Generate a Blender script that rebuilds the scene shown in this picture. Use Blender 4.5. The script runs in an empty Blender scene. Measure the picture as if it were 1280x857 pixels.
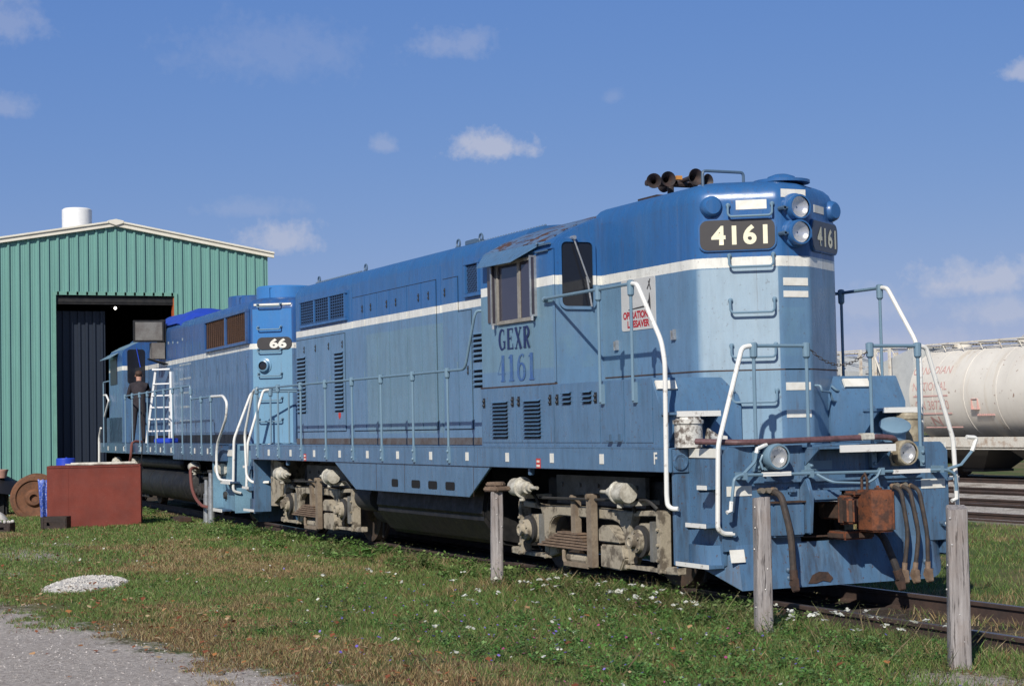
import bpy, bmesh, math, random
import numpy as np
from mathutils import Vector, Matrix, Quaternion
random.seed(7); rng = np.random.default_rng(11)
R = math.radians
scene = bpy.context.scene
COL = scene.collection
V = Vector

# ------------------------------------------------------------------ materials
def newmat(name):
    m = bpy.data.materials.new(name); m.use_nodes = True
    nt = m.node_tree; nt.nodes.clear()
    out = nt.nodes.new('ShaderNodeOutputMaterial'); b = nt.nodes.new('ShaderNodeBsdfPrincipled')
    nt.links.new(b.outputs[0], out.inputs[0])
    return m, nt, b

class NB:
    """small node builder"""
    def __init__(s, nt): s.nt = nt
    def n(s, t, **k):
        x = s.nt.nodes.new(t)
        for a, v in k.items(): setattr(x, a, v)
        return x
    def set(s, sock, v):
        if hasattr(v, 'is_output') or isinstance(v, bpy.types.NodeSocket): s.nt.links.new(v, sock)
        else: sock.default_value = v
    def math(s, op, a, b=0.0, c=None, clamp=False):
        x = s.n('ShaderNodeMath', operation=op, use_clamp=clamp)
        s.set(x.inputs[0], a); s.set(x.inputs[1], b)
        if c is not None: s.set(x.inputs[2], c)
        return x.outputs[0]
    def mix(s, f, a, b, mode='MIX'):
        x = s.n('ShaderNodeMix', data_type='RGBA', blend_type=mode)
        s.set(x.inputs[0], f)
        for sock, v in ((x.inputs[6], a), (x.inputs[7], b)):
            s.set(sock, (*v, 1) if isinstance(v, tuple) and len(v) == 3 else v)
        return x.outputs[2]
    def noise(s, vec, scale, detail=4, rough=.55, dim='3D'):
        x = s.n('ShaderNodeTexNoise'); s.set(x.inputs['Vector'], vec)
        x.inputs['Scale'].default_value = scale; x.inputs['Detail'].default_value = detail; x.inputs['Roughness'].default_value = rough
        return x.outputs['Fac']
    def ramp(s, v, a, b, lo=0., hi=1.):
        x = s.n('ShaderNodeMapRange', clamp=True); s.set(x.inputs[0], v)
        x.inputs[1].default_value = a; x.inputs[2].default_value = b; x.inputs[3].default_value = lo; x.inputs[4].default_value = hi
        return x.outputs[0]
    def coord(s, which='Object', scale=None):
        o = s.n('ShaderNodeTexCoord').outputs[which]
        if scale:
            m = s.n('ShaderNodeMapping'); s.nt.links.new(o, m.inputs[0]); m.inputs['Scale'].default_value = scale
            o = m.outputs[0]
        return o
    def bump(s, h, strength, dist=.01):
        x = s.n('ShaderNodeBump'); s.set(x.inputs['Height'], h); x.inputs['Strength'].default_value = strength; x.inputs['Distance'].default_value = dist
        return x.outputs[0]

def worn(name, col, col2=None, rough=.6, metal=0., scale=6., amount=.5, lo=.42, hi=.62, bump=.15, bscale=40., stretch=(1, 1, 1), fine=.12, speck=None):
    """base colour broken up by a second colour in noise patches, plus fine mottling"""
    m, nt, b = newmat(name); n = NB(nt)
    co = n.coord('Object', stretch)
    f = n.ramp(n.noise(co, scale, 6, .62), lo, hi, 0, amount)
    c = n.mix(f, col, col2 or tuple(x*.6 for x in col))
    g = n.noise(co, bscale, 5, .6)
    c = n.mix(n.ramp(g, .3, .7, 0, fine*2), c, (0.0, 0.0, 0.0)) if fine else c
    if speck:
        sp = n.ramp(n.noise(co, speck[1], 3, .7), speck[2], speck[2]+.05, 0, 1)
        c = n.mix(sp, c, speck[0])
    n.set(b.inputs['Base Color'], c)
    n.set(b.inputs['Roughness'], n.ramp(n.noise(co, scale*2.3, 4), .3, .7, max(0, rough-.1), min(1, rough+.1)))
    b.inputs['Metallic'].default_value = metal
    if bump: nt.links.new(n.bump(g, bump), b.inputs['Normal'])
    return m

def plain(name, col, rough=.5, metal=0., **k):
    m, nt, b = newmat(name); n = NB(nt)
    f = n.noise(n.coord(), 9, 4)
    n.set(b.inputs['Base Color'], n.mix(n.ramp(f, .3, .7, 0, .3), col, tuple(x*.72 for x in col)))
    b.inputs['Roughness'].default_value = rough; b.inputs['Metallic'].default_value = metal
    for a, v in k.items(): b.inputs[a.replace('_', ' ')].default_value = v
    return m

UPPER = (.030, .122, .318); LOWER = (.122, .225, .35); FADED = (.15, .255, .32); WHITE = (.78, .77, .70)

def loco_paint(name, dirty=0.3, stripe=(3.33, 3.435), paler=(), lowdark=None, mode='hood', lower=LOWER, upper=UPPER):
    m, nt, b = newmat(name); n = NB(nt)
    co = n.coord('Object')
    sx = n.n('ShaderNodeSeparateXYZ'); nt.links.new(co, sx.inputs[0]); X, Y, Z = sx.outputs
    low = lower
    streak = n.noise(n.coord('Object', (7, 7, .5)), 1.0, 5, .65)
    cloud = n.noise(co, 1.3, 4, .6)
    c = n.mix(n.ramp(cloud, .35, .65, 0, .35), low, tuple(x*.86 for x in low))
    for (a, bb, z0, z1, amt, colr, *yy) in paler:
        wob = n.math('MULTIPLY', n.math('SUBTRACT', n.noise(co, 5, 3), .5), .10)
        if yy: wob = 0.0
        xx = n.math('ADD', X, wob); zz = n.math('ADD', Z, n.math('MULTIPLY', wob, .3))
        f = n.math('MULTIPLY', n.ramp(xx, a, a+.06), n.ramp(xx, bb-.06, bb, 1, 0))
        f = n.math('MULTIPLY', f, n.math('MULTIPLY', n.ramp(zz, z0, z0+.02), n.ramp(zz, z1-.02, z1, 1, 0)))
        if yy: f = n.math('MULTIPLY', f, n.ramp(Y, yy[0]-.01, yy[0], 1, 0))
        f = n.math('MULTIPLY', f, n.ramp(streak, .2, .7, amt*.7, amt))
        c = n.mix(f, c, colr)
    if mode == 'hood':
        zj = n.math('ADD', Z, n.math('MULTIPLY', n.math('SUBTRACT', n.noise(co, 30, 2), .5), .006))
        wh = n.mix(n.ramp(n.noise(co, 14, 5), .5, .75, 0, .35), WHITE, (.52, .50, .43))
        c = n.mix(n.math('GREATER_THAN', zj, stripe[0]), c, wh)
        up = n.mix(n.ramp(cloud, .4, .65, 0, .4), upper, (upper[0]*1.25, upper[1]*1.08, upper[2]*.92))
        c = n.mix(n.math('GREATER_THAN', zj, stripe[1]), c, up)
    # fading / chalk streaks, dirt and small chips of the weathered paint
    c = n.mix(n.ramp(streak, .52, .78, 0, .28*dirty+.05), c, (.30, .34, .36))
    grime = n.noise(n.coord('Object', (5, 5, .8)), 1.7, 6, .7)
    c = n.mix(n.ramp(grime, .47, .70, 0, dirty), c, (.045, .045, .05))
    chips = n.ramp(n.noise(co, 26, 3, .7), .635, .665, 0, .85*min(1, dirty*1.8))
    c = n.mix(chips, c, (.09, .05, .035))
    runs = n.math('MULTIPLY', n.ramp(n.noise(n.coord('Object', (16, 16, .45)), 1.6, 4, .6), .60, .70), n.ramp(n.noise(co, 1.9, 3), .5, .62))
    c = n.mix(n.math('MULTIPLY', runs, min(.75, .25+dirty)), c, (.11, .07, .05))
    n.set(b.inputs['Base Color'], c)
    n.set(b.inputs['Roughness'], n.ramp(grime, .3, .7, .20, .42))
    wavy = n.noise(n.coord('Object', (1, 1, 1)), 2.2, 2)
    nt.links.new(n.bump(n.math('ADD', wavy, n.math('MULTIPLY', n.noise(co, 55, 3), .03)), .34, .035), b.inputs['Normal'])
    return m

M = {}
M['hood'] = loco_paint('engine_hood_paint', .22, paler=[(-11.05, -7.95, 1.66, 3.2, .85, FADED), (-3.4, -2.4, 2.2, 3.3, .4, FADED), (-1.20, -.2, 1.4, 3.33, .9, (.25, .37, .46), -.195), (-1.20, -.2, 2.27, 3.33, .8, (.38, .475, .54), -.195), (-.667, -.60, 2.40, 2.92, .8, (.19, .345, .42))])  # two near-chamfer zones paint in sun brightness; the others are the paint's own tones
M['cab'] = loco_paint('engine_cab_paint', .2, paler=[(-5.4, -3.24, 2.385, 3.33, .95, FADED)])
M['sill'] = loco_paint('engine_frame_paint', .34, mode='flat', lower=(.095, .19, .315))
M['pilot'] = loco_paint('engine_pilot_paint', .75, mode='flat', lower=(.085, .17, .285))
M['hood66'] = loco_paint('second_engine_hood_paint', .5, paler=[(-9.5, -7.9, 1.7, 3.2, .6, (.15, .26, .38))], upper=(.025, .095, .28), lower=(.085, .17, .305))
M['end66'] = loco_paint('second_engine_lit_end_paint', .12, upper=(.045, .19, .47), lower=(.17, .33, .47))  # lit copy of the hood paint, sun brightness put into its colour
M['sill66'] = loco_paint('second_engine_frame_paint', .6, mode='flat', lower=(.05, .10, .19))
M['rail'] = plain('blue_rail_paint', (.17, .27, .35), .4)
M['fit'] = plain('dark_blue_fitting_paint', (.075, .13, .2), .5)
M['whitep'] = worn('white_rail_paint', (.80, .79, .74), (.34, .29, .24), .4, scale=13, amount=.7, lo=.60, hi=.68, bump=.05, fine=.03)
M['refl'] = worn('white_reflective_plate', (.82, .80, .72), (.62, .58, .48), .45, scale=12, amount=.4, bump=0, fine=.02)
M['darkwin'] = plain('dim_cab_window', (.018, .017, .017), .4)
M['glass'] = plain('dark_window_glass', (.016, .018, .024), .06)
M['glass2'] = plain('tinted_window_glass', (.05, .045, .06), .09)
M['alu'] = worn('window_aluminium', (.52, .54, .55), (.34, .34, .34), .38, metal=.6, bump=0)
M['black'] = worn('black_underframe_grime', (.009, .009, .010), (.028, .026, .024), .62, scale=5, amount=.7, bump=.3)
M['dark'] = plain('dark_opening', (.008, .008, .009), .8)
M['board'] = plain('number_board_black', (.055, .05, .048), .35)
M['cream'] = plain('cream_number_paint', (.85, .80, .58), .5)
M['navy'] = plain('navy_letter_paint', (.012, .026, .105), .5)
M['grillb'] = plain('blue_grille_slat', (.032, .075, .17), .5)
M['bluel'] = worn('faded_blue_number_paint', (.055, .135, .36), (.10, .20, .33), .5, scale=11, amount=.6, bump=0)
M['truck'] = worn('dusty_truck_castings', (.41, .36, .275), (.11, .088, .066), .85, scale=6.5, amount=.85, lo=.50, hi=.60, bump=.15, fine=.12)
M['truckg'] = worn('grey_truck_plate', (.20, .20, .19), (.10, .095, .085), .8, scale=4, amount=.7, bump=.1)
M['truckd'] = worn('oily_truck_frame', (.045, .044, .044), (.035, .033, .032), .75, scale=5, amount=.8, bump=.35)
M['spring'] = worn('rusty_spring_steel', (.25, .175, .12), (.15, .10, .07), .8, scale=12, amount=.7, bump=.3)
M['latch'] = plain('black_latch', (.02, .022, .028), .5)
M['hang'] = worn('dusty_hanger_bar', (.28, .225, .165), (.16, .115, .08), .85, scale=6, amount=.7, bump=.12)
M['cyl'] = worn('dusty_white_cylinder', (.66, .63, .54), (.24, .21, .16), .6, scale=9, amount=.65, bump=.15)
M['wheel'] = worn('wheel_steel', (.075, .06, .05), (.15, .09, .055), .6, scale=6, amount=.6, metal=.2)
M['rust'] = worn('rusted_coupler_steel', (.20, .066, .028), (.055, .028, .02), .85, scale=9, amount=.9, lo=.45, hi=.6, bump=.5, speck=((.02, .016, .014), 16, .62))
M['drust'] = worn('dark_rusted_steel', (.085, .048, .033), (.035, .026, .022), .85, scale=9, amount=.8, bump=.5)
M['hose'] = worn('perished_rubber_hose', (.042, .037, .036), (.10, .07, .05), .75, scale=9, amount=.6, bump=.25)
M['pipe'] = worn('brown_air_pipe', (.17, .085, .09), (.09, .05, .05), .55, scale=14, amount=.8, bump=.2)
M['brass'] = plain('hose_fitting_metal', (.34, .29, .22), .45, .5)
M['horn'] = worn('soot_covered_horn', (.035, .03, .03), (.10, .055, .045), .6, scale=12, amount=.5)
M['horni'] = plain('horn_orange_patch', (.6, .27, .06), .6)
M['lens'] = plain('headlight_reflector', (.85, .85, .84), .30, .55)
M['chrome'] = plain('headlight_rim', (.45, .46, .46), .25, .8)
M['lensh'] = worn('cream_lamp_housing', (.42, .37, .26), (.2, .15, .1), .55, scale=14, amount=.6)
M['gbase'] = worn('dusty_grey_strip', (.13, .12, .12), (.09, .06, .045), .8, scale=6, amount=.8)
M['redl'] = plain('red_notice', (.55, .045, .03), .5)
M['signw'] = plain('grey_white_notice', (.56, .56, .54), .45)
M['signr'] = plain('red_sign_lettering', (.42, .02, .03), .5)
M['shut'] = worn('rusty_radiator_shutters', (.14, .075, .045), (.09, .05, .035), .75, scale=5, amount=.6, bump=.2)
M['peel'] = None
def peel():
    m, nt, b = newmat('peeling_cab_roof'); n = NB(nt); co = n.coord('Object')
    f = n.ramp(n.noise(n.coord('Object', (1.1, 2.4, 2.4)), 2.6, 7, .68), .53, .57)
    c = n.mix(n.ramp(n.noise(co, 3, 4), .35, .65), (.13, .21, .33), (.085, .135, .23))
    c = n.mix(f, c, n.mix(n.ramp(n.noise(co, 20, 4), .4, .6), (.11, .045, .03), (.05, .03, .026)))
    n.set(b.inputs['Base Color'], c); n.set(b.inputs['Roughness'], n.ramp(f, 0, 1, .4, .9))
    nt.links.new(n.bump(f, .6, .02), b.inputs['Normal'])
    return m
M['peel'] = peel()
M['green'] = worn('green_steel_siding', (.178, .368, .325), (.135, .285, .25), .42, scale=1.6, amount=.6, lo=.46, hi=.68, bump=0, fine=.04, stretch=(1, 2.2, .16))
M['trim'] = worn('cream_roof_trim', (.80, .76, .64), (.66, .61, .49), .5, scale=2, amount=.4, bump=0, fine=.02)
M['roofm'] = worn('pale_metal_roof', (.5, .5, .47), None, .45, scale=1, amount=.3, bump=0)
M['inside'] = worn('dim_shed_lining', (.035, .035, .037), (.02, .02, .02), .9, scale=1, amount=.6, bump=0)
M['slab'] = worn('shed_floor_concrete', (.12, .115, .11), None, .9, scale=2, amount=.5)
M['orange'] = plain('orange_jamb_paint', (.45, .10, .03), .6)
M['vent'] = plain('white_roof_vent', (.82, .82, .80), .4)
M['wood'] = None
def oldwood():
    m, nt, b = newmat('silvered_post_wood'); n = NB(nt)
    co = n.coord('Object', (14, 14, .9)); g = n.noise(co, 2.0, 7, .7); g2 = n.noise(n.coord('Object', (30, 30, 1.6)), 2.2, 4, .6)
    c = n.mix(n.ramp(g, .35, .65), (.20, .175, .165), (.40, .37, .355))
    crack = n.ramp(g2, .58, .66)
    c = n.mix(n.math('MULTIPLY', crack, .75), c, (.06, .045, .042))
    c = n.mix(n.ramp(n.noise(n.coord('Object'), 3.5, 5), .5, .7, 0, .5), c, (.24, .17, .13))
    n.set(b.inputs['Base Color'], c); b.inputs['Roughness'].default_value = .9
    nt.links.new(n.bump(n.math('SUBTRACT', g, n.math('MULTIPLY', crack, 1.2)), .7, .015), b.inputs['Normal'])
    return m
M['wood'] = oldwood()
M['nail'] = plain('grey_nail_head', (.5, .48, .46), .5, .3)
M['redbox'] = worn('red_oxide_panel', (.225, .048, .032), (.17, .038, .027), .88, scale=2.2, amount=.8, bump=.25, bscale=70, fine=.16, speck=((.30, .12, .09), 34, .66))
M['crate'] = worn('dark_stained_box', (.025, .016, .013), (.05, .028, .02), .7, scale=7, amount=.6)
M['tarp'] = worn('blue_tarpaulin', (.07, .14, .52), (.5, .55, .75), .55, scale=26, amount=.8, lo=.52, hi=.6, bump=.5, bscale=18)
M['tarp2'] = worn('bright_blue_sheet', (.02, .065, .50), (.03, .08, .38), .5, scale=3, amount=.5, bump=.3, bscale=9)
M['pot'] = plain('pinkish_pot', (.46, .26, .20), .7)
M['stone'] = worn('pale_broken_limestone', (.64, .61, .56), (.44, .41, .37), .95, scale=9, amount=.7, bump=.6, bscale=25)
M['wtread'] = worn('rusty_wheel', (.20, .085, .04), (.10, .05, .03), .8, scale=7, amount=.7, bump=.3)
M['railsteel'] = worn('brown_rail_steel', (.055, .038, .032), (.10, .06, .045), .7, scale=3, amount=.6, bump=.2)
M['railtop'] = plain('worn_rail_head', (.16, .135, .13), .38, .6)
M['tie'] = worn('weathered_sleeper', (.075, .058, .048), (.035, .028, .024), .92, scale=3, amount=.7, bump=.5, stretch=(1, 1, 1))
M['tank'] = None
def tankmat():
    m, nt, b = newmat('stained_white_hopper_side'); n = NB(nt)
    co = n.coord('Object')
    s1 = n.noise(n.coord('Object', (2.2, .4, .22)), 1.5, 6, .65)
    c = n.mix(n.ramp(n.noise(co, .7, 5), .35, .65), (.74, .70, .62), (.64, .60, .53))
    c = n.mix(n.ramp(s1, .54, .78, 0, .5), c, (.50, .36, .19))
    c = n.mix(n.ramp(n.noise(n.coord('Object', (4, .6, .3)), 2, 5), .6, .78, 0, .35), c, (.36, .33, .29))
    c = n.mix(n.ramp(n.noise(co, 7, 4), .66, .72, 0, .8), c, (.22, .10, .05))
    n.set(b.inputs['Base Color'], c); b.inputs['Roughness'].default_value = .6
    return m
M['tank'] = tankmat()
M['tankrust'] = worn('rust_streaked_white_steel', (.74, .70, .61), (.36, .22, .13), .7, scale=4, amount=.7, lo=.52, hi=.7, bump=.1)
M['tankgrey'] = worn('grey_hopper_end', (.58, .60, .59), (.46, .48, .48), .7, scale=3, amount=.6)
M['tred'] = plain('faded_red_lettering', (.62, .37, .33), .6)
M['hopdark'] = plain('hopper_underside', (.035, .032, .028), .8)
M['ladder'] = plain('white_ladder_paint', (.82, .82, .80), .4)
M['bluecan'] = plain('blue_plastic', (.02, .06, .5), .4)
M['redhose'] = plain('dusty_red_rubber_hose', (.17, .06, .05), .8)
M['skin'] = plain('skin', (.45, .24, .17), .6)
M['cloth'] = worn('dark_work_clothes', (.024, .02, .026), (.045, .036, .042), .9, scale=6, amount=.6, bump=.4, bscale=30)
M['hair'] = plain('brown_hair', (.06, .03, .018), .7)
M['boot'] = plain('dark_boots', (.02, .016, .014), .6)
m_, nt_, b_ = newmat('lit_shed_lamp'); b_.inputs['Emission Color'].default_value = (1, .95, .85, 1); b_.inputs['Emission Strength'].default_value = 8; M['lamp'] = m_

# ------------------------------------------------------------------ mesh builder
class MB:
    def __init__(s): s.v = []; s.f = []; s.m = []
    def add(s, vs, fs, mi=0):
        o = len(s.v); s.v += [tuple(q) for q in vs]; s.f += [tuple(o+i for i in f) for f in fs]; s.m += [mi]*len(fs); return s
    def box(s, x0, x1, y0, y1, z0, z1, mi=0):
        return s.add([(x, y, z) for z in (z0, z1) for y in (y0, y1) for x in (x0, x1)],
                     [(0, 2, 3, 1), (4, 5, 7, 6), (0, 1, 5, 4), (2, 6, 7, 3), (0, 4, 6, 2), (1, 3, 7, 5)], mi)
    def frame_box(s, o, a, b, c, mi=0):
        o, a, b, c = V(o), V(a), V(b), V(c)
        return s.add([o+a*i+b*j+c*k for k in (0, 1) for j in (0, 1) for i in (0, 1)],
                     [(0, 2, 3, 1), (4, 5, 7, 6), (0, 1, 5, 4), (2, 6, 7, 3), (0, 4, 6, 2), (1, 3, 7, 5)], mi)
    def prism(s, pts, d, mi=0):
        d = V(d); n = len(pts); a = [V(q) for q in pts]
        return s.add(a+[q+d for q in a], [tuple(range(n)), tuple(range(2*n-1, n-1, -1))]+[(i, (i+1) % n, n+(i+1) % n, n+i) for i in range(n)], mi)
    def lathe(s, o, axis, prof, n=20, mi=0, cap=True):
        """prof: list of (distance along axis, radius)"""
        o = V(o); ax = V(axis).normalized(); e1 = ax.orthogonal().normalized(); e2 = ax.cross(e1)
        vs = []; fs = []
        for (t, r) in prof:
            for i in range(n):
                a = 2*math.pi*i/n; vs.append(o+ax*t+(e1*math.cos(a)+e2*math.sin(a))*r)
        for k in range(len(prof)-1):
            for i in range(n): fs.append((k*n+i, k*n+(i+1) % n, (k+1)*n+(i+1) % n, (k+1)*n+i))
        if cap:
            fs.append(tuple(range(n))); fs.append(tuple(range(len(prof)*n-1, (len(prof)-1)*n-1, -1)))
        return s.add(vs, fs, mi)
    def cyl(s, p0, p1, r, n=16, mi=0, r1=None):
        p0, p1 = V(p0), V(p1); return s.lathe(p0, p1-p0, [(0, r), ((p1-p0).length, r if r1 is None else r1)], n, mi)
    def ball(s, o, r, n=10, mi=0, sq=(1, 1, 1)):
        prof = [(-r*math.cos(math.pi*k/n), max(r*math.sin(math.pi*k/n), r*.01)) for k in range(n+1)]
        i0 = len(s.v); s.lathe((0, 0, 0), (0, 0, 1), prof, n*2, mi)
        s.v[i0:] = [(o[0]+q[0]*sq[0], o[1]+q[1]*sq[1], o[2]+q[2]*sq[2]) for q in s.v[i0:]]; return s
    def tube(s, pts, r, n=8, mi=0, fil=0.):
        pts = [V(q) for q in pts]
        if fil:
            out = [pts[0]]
            for i in range(1, len(pts)-1):
                a, b, c = pts[i-1], pts[i], pts[i+1]; da, dc = a-b, c-b
                L = min(fil, da.length*.45, dc.length*.45); p, q = b+da.normalized()*L, b+dc.normalized()*L
                for t in (0, .25, .5, .75, 1): out.append(p*(1-t)**2+b*2*t*(1-t)+q*t*t)
            out.append(pts[-1]); pts = out
        rr = r if isinstance(r, (list, tuple)) else [r]*len(pts)
        vs, fs = [], []; e = None
        for i, q in enumerate(pts):
            t = (pts[min(i+1, len(pts)-1)]-pts[max(i-1, 0)]).normalized()
            if e is None: e = t.orthogonal().normalized()
            e = (e-t*e.dot(t)).normalized(); b = t.cross(e)
            for k in range(n):
                a = 2*math.pi*k/n; vs.append(q+(e*math.cos(a)+b*math.sin(a))*rr[i])
        for i in range(len(pts)-1):
            for k in range(n): fs.append((i*n+k, i*n+(k+1) % n, (i+1)*n+(k+1) % n, (i+1)*n+k))
        fs += [tuple(range(n)), tuple(range(len(pts)*n-1, (len(pts)-1)*n-1, -1))]
        return s.add(vs, fs, mi)
    def loft(s, rings, mi=0, cap0=True, cap1=True):
        n = len(rings[0]); vs = [q for r in rings for q in r]; fs = []
        for k in range(len(rings)-1):
            for i in range(n): fs.append((k*n+i, k*n+(i+1) % n, (k+1)*n+(i+1) % n, (k+1)*n+i))
        if cap0: fs.append(tuple(range(n)))
        if cap1: fs.append(tuple(range(len(rings)*n-1, (len(rings)-1)*n-1, -1)))
        return s.add(vs, fs, mi)
    def mir(s):
        """mirrored in Y as a new builder"""
        o = MB(); o.v = [(x, -y, z) for x, y, z in s.v]; o.f = [tuple(reversed(f)) for f in s.f]; o.m = list(s.m); return o
    def xf(s, fn):
        o = MB(); o.v = [tuple(fn(V(q))) for q in s.v]; o.f = list(s.f); o.m = list(s.m); return o
    def join(s, o): return s.add(o.v, o.f) if not o.f else s._j(o)
    def _j(s, o):
        k = len(s.v); s.v += o.v; s.f += [tuple(k+i for i in f) for f in o.f]; s.m += o.m; return s
    def build(s, name, mats, parent=None, bevel=0., sharp=35, label=None, smooth=True):
        if not isinstance(mats, (list, tuple)): mats = [mats]
        me = bpy.data.meshes.new(name); bm = bmesh.new()
        bv = [bm.verts.new(q) for q in s.v]
        for f, mi in zip(s.f, s.m):
            try: fc = bm.faces.new([bv[i] for i in f]); fc.material_index = mi; fc.smooth = smooth
            except ValueError: pass
        bmesh.ops.recalc_face_normals(bm, faces=bm.faces)
        if bevel:
            ed = [e for e in bm.edges if len(e.link_faces) == 2 and e.calc_face_angle(0) > R(40)]
            bmesh.ops.bevel(bm, geom=ed, offset=bevel, segments=2, affect='EDGES', clamp_overlap=True)
            for fc in bm.faces: fc.smooth = smooth
        bm.to_mesh(me); bm.free()
        for m in mats: me.materials.append(m)
        if smooth: me.set_sharp_from_angle(angle=R(sharp))
        o = bpy.data.objects.new(name, me); COL.objects.link(o); o.parent = parent
        if label: o['label'] = label
        return o

def tag(o, label, cat, group=None, kind=None):
    if label: o['label'] = label
    if cat: o['category'] = cat
    if group: o['group'] = group
    if kind: o['kind'] = kind
    return o
def thing(name, label, cat, loc=(0, 0, 0), rz=0., group=None):
    o = bpy.data.objects.new(name, None); COL.objects.link(o); o.location = loc; o.rotation_euler = (0, 0, rz)
    o.empty_display_size = .3
    return tag(o, label, cat, group)
def copy_tree(o, parent=None):
    c = o.copy(); COL.objects.link(c); c.parent = parent
    for ch in list(o.children): copy_tree(ch, c)
    return c

def ribbon(mb, pts, w, o, ex, ey, en, lift, mi=0, close=False):
    """flat stroke of width w (list or number) through 2D pts, in the plane o+ex*u+ey*v, raised by lift"""
    P = [V((q[0], q[1], 0)) for q in pts]; n = len(P); L, Rr = [], []
    for i in range(n):
        a = P[(i-1) % n] if close or i else P[0]; c = P[(i+1) % n] if close or i < n-1 else P[-1]
        t = (c-a).normalized(); nn = V((-t.y, t.x, 0)); ww = (w[i] if isinstance(w, (list, tuple)) else w)/2
        L.append(P[i]+nn*ww); Rr.append(P[i]-nn*ww)
    to = lambda q: V(o)+V(ex)*q.x+V(ey)*q.y+V(en)*lift
    vs = [to(q) for q in L]+[to(q) for q in Rr]
    m = n if close else n-1
    mb.add(vs, [(i, (i+1) % n, n+(i+1) % n, n+i) for i in range(m)], mi)

_fc = {}
def text_part(name, body, o, ex, ey, w, h, mat, parent, lift=.004, bold=0.0, gap=1.0):
    """writing fitted into a w x h box with lower left corner o"""
    cu = bpy.data.curves.new('letters', 'FONT'); cu.body = body; cu.offset = bold; cu.space_character = gap; cu.resolution_u = 4
    ob = bpy.data.objects.new('letters', cu); COL.objects.link(ob)
    dg = bpy.context.evaluated_depsgraph_get(); me = bpy.data.meshes.new_from_object(ob.evaluated_get(dg))
    bpy.data.objects.remove(ob); me.name = name
    co = np.array([v.co for v in me.vertices]); lo, hi = co.min(0), co.max(0); sc = np.array([w/(hi[0]-lo[0]), h/(hi[1]-lo[1])])
    ex, ey, o = V(ex).normalized(), V(ey).normalized(), V(o); en = ex.cross(ey)
    for v in me.vertices:
        a = (v.co.x-lo[0])*sc[0]; b = (v.co.y-lo[1])*sc[1]; v.co = o+ex*a+ey*b+en*lift
    me.materials.clear(); me.materials.append(mat)
    q = bpy.data.objects.new(name, me); COL.objects.link(q); q.parent = parent
    return q

def rrect(w, h, r, k=4):
    """rounded rectangle outline centred on 0"""
    out = []
    for cx, cy, a0 in ((w/2-r, h/2-r, 0), (-w/2+r, h/2-r, 90), (-w/2+r, -h/2+r, 180), (w/2-r, -h/2+r, 270)):
        for i in range(k+1):
            a = R(a0+90*i/k); out.append((cx+r*math.cos(a), cy+r*math.sin(a)))
    return out
def slab(mb, o, ex, ey, w, h, t, r=0., mi=0):
    """plate w x h centred on o, thickness t along ex x ey"""
    ex, ey, o = V(ex).normalized(), V(ey).normalized(), V(o); en = ex.cross(ey)
    pts = rrect(w, h, r) if r else [(-w/2, -h/2), (w/2, -h/2), (w/2, h/2), (-w/2, h/2)]
    mb.prism([o+ex*a+ey*b for a, b in pts], en*t, mi); return mb

# ------------------------------------------------------------------ camera, light, sky
cam = bpy.data.cameras.new('camera'); cam.lens = 2199.4/1280*36; cam.sensor_width = 36; cam.sensor_fit = 'HORIZONTAL'; cam.clip_end = 5000; cam.clip_start = .1
co_ = bpy.data.objects.new('camera', cam); COL.objects.link(co_); scene.camera = co_
D = V((-.90656, .41952, .046378)); RX = V((.41901, .907747, -.020659)); UP = V((.050766, -.000704, .99871))
co_.matrix_world = Matrix(((RX.x, UP.x, -D.x, 14.5097), (RX.y, UP.y, -D.y, -10.2494), (RX.z, UP.z, -D.z, 1.7598), (0, 0, 0, 1)))
CAMP = V((14.5097, -10.2494, 1.7598))

SUN = V((.72, -.66, .68)).normalized()
sl = bpy.data.lights.new('sun', 'SUN'); sl.energy = 4.55; sl.angle = R(.53); sl.color = (1, .945, .86)
so = bpy.data.objects.new('sun', sl); COL.objects.link(so); so.rotation_euler = SUN.to_track_quat('Z', 'Y').to_euler(); so.location = (20, -20, 30)

w = bpy.data.worlds.new('World'); scene.world = w; w.use_nodes = True
nt = w.node_tree; nt.nodes.clear(); n = NB(nt)
sky = n.n('ShaderNodeTexSky', sky_type='NISHITA'); sky.sun_disc = False; sky.sun_elevation = R(34.9); sky.sun_rotation = math.atan2(SUN.x, SUN.y)
sky.altitude = 1500; sky.air_density = 1.0; sky.dust_density = .25; sky.ozone_density = 4.0
hs = n.n('ShaderNodeHueSaturation'); hs.inputs['Saturation'].default_value = 1.12; hs.inputs['Value'].default_value = 1.0
nt.links.new(sky.outputs[0], hs.inputs['Color'])
bg = n.n('ShaderNodeBackground'); sp_ = n.n('ShaderNodeSeparateColor'); nt.links.new(hs.outputs[0], sp_.inputs[0]); cb_ = n.n('ShaderNodeCombineColor')
for i_, (pv, ex_, gn_) in enumerate(((1.15, .68, 1.0), (2.35, .50, .965), (5.8, .22, 1.0))):   # a clear dry autumn sky: keeps its blue down to the horizon
    t_ = n.math('POWER', n.math('MAXIMUM', n.math('DIVIDE', sp_.outputs[i_], pv), 1.0), ex_)
    nt.links.new(n.math('MULTIPLY', n.math('MULTIPLY', n.math('MINIMUM', sp_.outputs[i_], pv), t_), gn_), cb_.inputs[i_])
nt.links.new(cb_.outputs[0], bg.inputs[0]); bg.inputs[1].default_value = .097
dirv = n.coord('Generated')
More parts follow.
